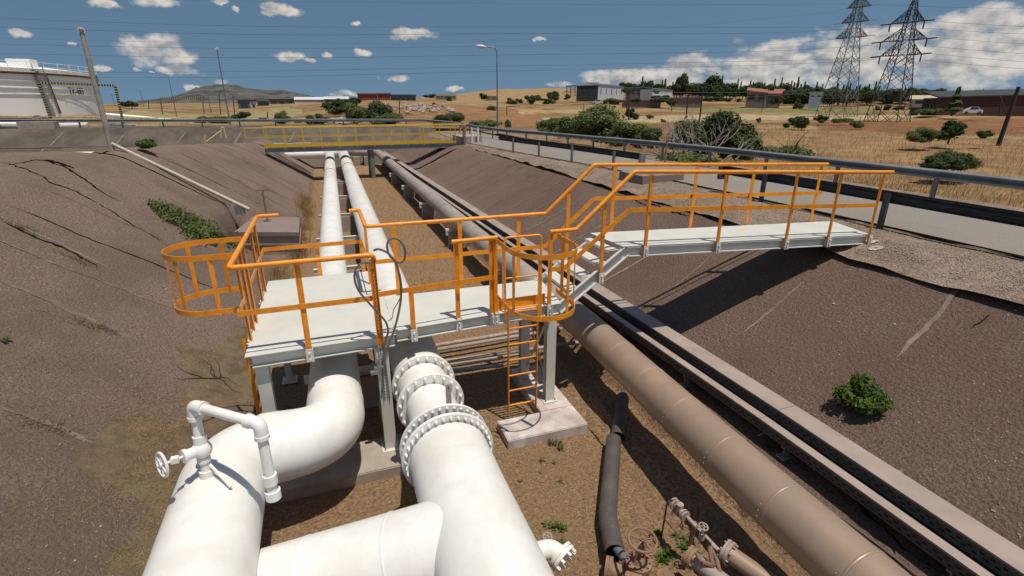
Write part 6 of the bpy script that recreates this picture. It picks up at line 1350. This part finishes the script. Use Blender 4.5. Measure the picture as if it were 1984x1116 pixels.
# plants on the banks
def lplant(name, label, pos, n, rx, ry, rz, leaf, mt, seed, cat='plant', stem=True, tilt=None):
    t = thing(name, label, cat, tuple(pos), local=True); me = leafmesh('leaves', n, mt, rx, ry, rz, leaf, seed, 9); obj('leaves', me, None, t)
    if stem: obj('stems', twigs('stems', rx * .8, rz * 1.6, 16, 'bark', seed, min(.012, rx * .03)), None, t)
    return t
p = hit(1668, 790, zR); lplant('fig_shrub', 'bright green leafy shrub growing out of the right bank', p - Vector((0, 0, .02)), 4200, .29, .27, .24, .034, 'leaf', 3, 'shrub')
p = hit(1640, 785, zR); o = lplant('dry_tuft', 'small dry tuft at the left foot of the bright green shrub', p, 160, .14, .12, .05, .05, 'straw', 6, 'dry tuft', False)
p = aty(280, 288, 21.0); lplant('round_shrub', 'dense green shrub at the crest right of the concrete pole', p, 2400, .36, .34, .17, .05, 'bright', 4, 'shrub')
ivy = (lambda *q: [hit(x, y, zL0).to_2d() for x, y in q])((300, 398), (330, 412), (360, 432), (395, 455), (430, 470), (420, 485), (385, 462), (345, 440))
r = random.Random(2); m_ = []; vs = []; fs = []
for i in range(11000):
    k = r.random(); a = Vector(ivy[0]).lerp(Vector(ivy[4]), k); w_ = .12 + .46 * math.sin(min(1, k * 1.15) * math.pi * .62); q = a + Vector((r.gauss(0, .5) * w_ * .8, r.gauss(0, .5) * w_ * 1.25 )); z = zL0(q.x, q.y) + r.random() ** 1.5 * .22 * w_ * 1.6
    if fb(q.x, q.y, 2.2, 3, 6) < -.22: continue
    nn = Vector((r.uniform(-1, 1), r.uniform(-1, 1), r.uniform(.2, 1.2))).normalized(); u = nn.orthogonal().normalized(); v = nn.cross(u); l = r.uniform(.03, .06); b = len(vs); c = Vector((q.x, q.y, z)); vs += [c - u * l, c - v * l * .5, c + u * l, c + v * l * .5]; fs.append((b, b + 1, b + 2, b + 3))
me = bpy.data.meshes.new('creeper'); me.from_pydata(vs, [], fs); me.materials.append(M['leafolive']); tag(obj('creeper', me, None), 'green creeping plant trailing down the left bank toward the orange cage', 'creeper')
# blade scatter helper: one stuff object
def blades(name, label, spots, mt, h, w_, seed, lie=.3):
    r = random.Random(seed); vs = []; fs = []
    for (x, y, z) in spots:
        a = r.uniform(0, 6.283); L_ = h * r.uniform(.5, 1.3); fl = r.random() < lie; d = Vector((math.cos(a), math.sin(a), r.uniform(0, .25) if fl else r.uniform(1.0, 3))).normalized(); s = Vector((-math.sin(a), math.cos(a), 0)) * w_ * r.uniform(.6, 1.3); c = Vector((x, y, z + .004)); b = len(vs)
        e = c + d * L_; mid = c + d * L_ * .55 + Vector((0, 0, .04 * L_)); vs += [c - s, c + s, mid + s * .7, mid - s * .7, e + s * .1, e - s * .1]; fs += [(b, b + 1, b + 2, b + 3), (b + 3, b + 2, b + 4, b + 5)]
    me = bpy.data.meshes.new(name); me.from_pydata(vs, [], fs); me.materials.append(M[mt]); o = obj(name, me, None); o['kind'] = 'stuff'; o['label'] = label; o['category'] = name.replace('_', ' '); return o
r = random.Random(31); S = []
for i in range(30000):
    y = 2.6 + 9.4 * r.random() ** 1.35; x = r.uniform(-1.6, 4.2)
    if fb(x, y, 1.7, 3, 12) < -.25 and r.random() < .7: continue
    S.append((x, y, max(zfloor(x, y), zspill(x, y) if x < -1.2 and y < 14 and y > 3 else -9)))
blades('straw', 'loose dry straw lying on the trench floor', S, 'straw', .075, .0026, 1, .85)
S = []
for i in range(12000):
    y = r.uniform(12, 36); x = r.uniform(1.5, 3.7); S.append((x, y, zfloor(x, y)))
for i in range(5200):
    y = r.uniform(9, 34); x = -tab(TOE_L, y) - .2 + abs(r.gauss(0, .35)); S.append((x, y, max(zL(x, y), 0)))
blades('dry_grass', 'dry grass on the farther trench floor and along the left toe', S, 'straw', .13, .004, 2, .5)
S = []
for k in range(60):
    cx, cy = r.choice([(-.8 - r.random() * .4, r.uniform(15, 27)), (-1.5, r.uniform(9, 15))])
    if k < 40:
        for i in range(50): x, y = cx + r.gauss(0, .12), cy + r.gauss(0, .2); S.append((x, y, max(zL(x, y), 0)))
blades('dry_tufts', 'taller dry tufts along the foot of the left bank', S, 'drygrass', .42, .006, 3, .1)
S = []
for k in range(9000):
    x = -2.2 - abs(r.gauss(0, .9)); y = r.gauss(7.3, 1.9)
    if 3.2 < y < 13.5 and x > -5 and fb(x, y, 1.1, 3, 4) > -.12: S.append((x, y, max(zspill(x, y), zL(x, y))))
blades('matted_grass', 'matted dry grass on the earth spilled over the left bank', S, 'straw', .07, .002, 4, .8)
# weeds on the trench floor
for k, (x, y, s, mt, lab) in enumerate([(1080, 862, .13, 'leafolive', 'largest low weed in front of the splashed footing'), (1036, 845, .06, 'leafgrey', 'small weed close to the front edge of the splashed footing'), (1050, 895, .06, 'leafolive', 'weed left of centre on the sunny soil'), (1073, 898, .05, 'leafolive', 'weed just right of the left centre weed'), (1046, 918, .04, 'leafolive', 'tiny weed below the centre pair'), (1008, 935, .045, 'leafolive', 'tiny weed nearest the flanged white pipe'), (1085, 935, .05, 'leafolive', 'lower weed on the sunny soil'), (1005, 898, .035, 'rust', 'reddish seedling near the flanged pipe'),
        (1160, 830, .05, 'bright', 'small fresh weed left of the upper corrugated pipe'), (1186, 830, .12, 'leafgrey', 'grey leafy thistle leaning on the upper corrugated pipe'), (1222, 880, .06, 'leafgrey', 'grey weed right of the corrugated pipe break'), (1085, 1060, .24, 'leaf', 'large green weed patch above the white blind flange'), (1060, 1020, .10, 'leafolive', 'weed above the small handwheel'), (1325, 1062, .24, 'leafolive', 'grassy weed between the rusty valve and the orange flange'), (1290, 1080, .20, 'leaf', 'green grassy weed right of the big handwheel'), (1275, 1035, .07, 'leaf', 'small weed behind the big handwheel'), (1345, 1035, .18, 'leaf', 'weed below the impulse line'), (1400, 1010, .07, 'leaf', 'weed in the shadow of the tan pipe'), (1433, 998, .05, 'bright', 'tiny fresh weed by the tan pipe foot'), (1485, 868, .07, 'leafolive', 'dry green weed in the crack beside the cable tray'), (10, 663, .09, 'bright', 'small green weed on the left bank at the left edge'), (1150, 790, .05, 'leafgrey', 'small weed beside the footing in the pipe shadow')]):
    fn = zR if x > 1460 else (zL if x < 300 else (lambda x_, y_: zfloor(x_, y_))); p = hit(x, y, fn); rw = random.Random(50 + k); vs = []; fs = []; s *= 1.15
    for q_ in range(max(1, int((s / .07) ** 1.6))):
        cc = p + Vector((rw.gauss(0, s * .32), rw.gauss(0, s * .32), 0)) if q_ else p
        for i in range(26):
            a = rw.uniform(0, 6.283); d = Vector((math.cos(a), math.sin(a), rw.uniform(.1, 1.6))).normalized(); l = min(s, .10) * rw.uniform(.5, 1.1); sd2 = Vector((-math.sin(a), math.cos(a), 0)) * l * .13; m0 = cc + d * l * .12; m1 = cc + d * l * .6; m2 = cc + d * l - Vector((0, 0, l * .12)); b = len(vs)
            vs += [m0, m1 - sd2, m2, m1 + sd2]; fs.append((b, b + 1, b + 2, b + 3))
    me = bpy.data.meshes.new('weed'); me.from_pydata(vs, [], fs); me.materials.append(M[mt]); tag(obj('weed', me, None), lab, 'weed')
for k, (x, y, s, lab) in enumerate([(40, 440, .30, 'dry weed clump in the upper left bank joint'), (150, 505, .28, 'dry weed clump lower in the upper left bank joint'), (180, 632, .34, 'dry weed along the pale mortar joint of the left bank'), (100, 828, .30, 'dry weed on the lowest left bank joint'), (615, 355, .5, 'tall dry clump beside the left white pipe near the footbridge'), (465, 352, .25, 'reddish dry weed on the left bank below the crest'), (1510, 870, .10, 'dry clump by the cable tray bracket'), (330, 405, .2, 'dry weed above the green creeper'), (400, 272, .6, 'dry clump at the small yellow handrail')]):
    fn = zR if x > 1460 else zL2; p = hit(x, y, fn); r = random.Random(k)
    if lab.endswith('handrail'): p = aty(x, y + 4, 28.0); fn = (lambda q: lambda X_, Y_: q)(p.z); m_ = MB(); vs = []; fs = []
    for i in range(110):
        a = r.uniform(0, 6.283); s = min(s, .42 if 'footbridge' in lab else .26 if 'lowest' in lab else s); q = p + Vector((r.gauss(0, s * .5), r.gauss(0, s * .2), 0)); q.z = fn(q.x, q.y); d = Vector((math.cos(a), math.sin(a), r.uniform(.05, 1.1))).normalized() * s * r.uniform(.2, .75); n_ = d.cross(Vector((0, 0, 1))).normalized() * .004; b = len(vs); vs += [q - n_, q + n_, q + d + n_ * .2, q + d - n_ * .2]; fs.append((b, b + 1, b + 2, b + 3))
    me = bpy.data.meshes.new('dry_weed'); me.from_pydata(vs, [], fs); me.materials.append(M['straw' if k % 2 else 'drygrass']); tag(obj('dry_weed', me, None), lab, 'dry weed')
# gravel pebbles on the shoulder
r = random.Random(8); vs = []; fs = []
for i in range(26000):
    y = 2.5 + 22 * r.random() ** 1.6; x = r.uniform(8.55, roadx(y) - .02); s = r.uniform(.006, .017); c = Vector((x, y, zsh(x, y) + s * .3))
    if zsh(x, y) < zR(x, y) - .004: continue
    c = Vector((x, y, zsh(x, y) + s * .3)); b = len(vs); a = r.uniform(0, 6)
    vs += [c + Vector((math.cos(a + k * 1.571) * s, math.sin(a + k * 1.571) * s * .8, 0)) for k in range(4)] + [c + Vector((0, 0, s * .8))]; fs += [(b, b + 1, b + 4), (b + 1, b + 2, b + 4), (b + 2, b + 3, b + 4), (b + 3, b, b + 4)]
me = bpy.data.meshes.new('pebbles'); me.from_pydata(vs, [], fs); me.materials.append(M['pebble']); o = obj('pebbles', me, None); o['kind'] = 'stuff'; o['label'] = 'loose pebbles on the gravel shoulder'; o['category'] = 'gravel'
# field grass tufts
r = random.Random(77); S = []
for i in range(30000):
    a = r.uniform(.45, 1.15); q = r0(a); d = q + 1.5 + 60 * r.random() ** 2.0; x, y = math.sin(a) * d, math.cos(a) * d; S.append((x, y, zter(a, d, q)))
for i in range(6000):
    a = r.uniform(-.5, .45); q = r0(a); d = q + 1 + 25 * r.random() ** 2; x, y = math.sin(a) * d, math.cos(a) * d; S.append((x, y, zter(a, d, q)))
blades('field_grass', 'dry golden grass on the fields beyond the road', S, 'drygrass', .30, .009, 5, .1)

# loose stones on both banks
r = random.Random(41); vs = []; fs = []
def stone(x, y, fn, s_):
    c = Vector((x, y, fn(x, y) + s_ * .3)); b = len(vs); a = r.uniform(0, 6)
    for k in range(5): vs.append(c + Vector((math.cos(a + k * 1.2566) * s_ * r.uniform(.7, 1.2), math.sin(a + k * 1.2566) * s_ * r.uniform(.7, 1.2), -s_ * .2)))
    vs.append(c + Vector((r.uniform(-.3, .3) * s_, r.uniform(-.3, .3) * s_, s_ * .6)))
    for k in range(5): fs.append((b + k, b + (k + 1) % 5, b + 5))
for i in range(2200): stone(r.uniform(4.9, 8.8), 1.5 + 14 * r.random() ** 1.5, zR, r.uniform(.004, .013) * (1 + (r.random() < .04) * 1.2))
for i in range(1500): stone(-r.uniform(1.9, 6.8), 2.5 + 14 * r.random() ** 1.4, zL, r.uniform(.004, .013) * (1 + (r.random() < .04) * 1.2))
for i in range(900): x, y = r.uniform(-1.0, 3.6), r.uniform(2.8, 9); stone(x, y, zfloor, r.uniform(.006, .018))
me = bpy.data.meshes.new('loose_stones'); me.from_pydata(vs, [], fs); me.materials.append(M['pebble']); o = obj('loose_stones', me, None); o['kind'] = 'stuff'; o['label'] = 'small loose stones scattered on the banks and floor'; o['category'] = 'stones'
# dead branch on the earth spill
pd = hit(425, 735, zspill); r = random.Random(6); m_ = MB()
for k in range(6):
    a = r.uniform(-2.6, 3.0); p = pd.copy(); d = Vector((math.cos(a), math.sin(a), .35)).normalized(); P = [p + Vector((0, 0, .01))]
    for i in range(6):
        d = (d + Vector((r.uniform(-.6, .6), r.uniform(-.6, .6), r.uniform(-.35, .2)))).normalized(); p = p + d * .11; p.z = max(p.z, max(zspill(p.x, p.y), zL(p.x, p.y)) + .012); P.append(p.copy())
    m_.tube(P, [.011 - i * .0014 for i in range(7)], 5)
tag(obj('dead_branch', m_, M['wood'], None, True), 'tangled dark dead branch on the bare earth left of the platform leg', 'branch')
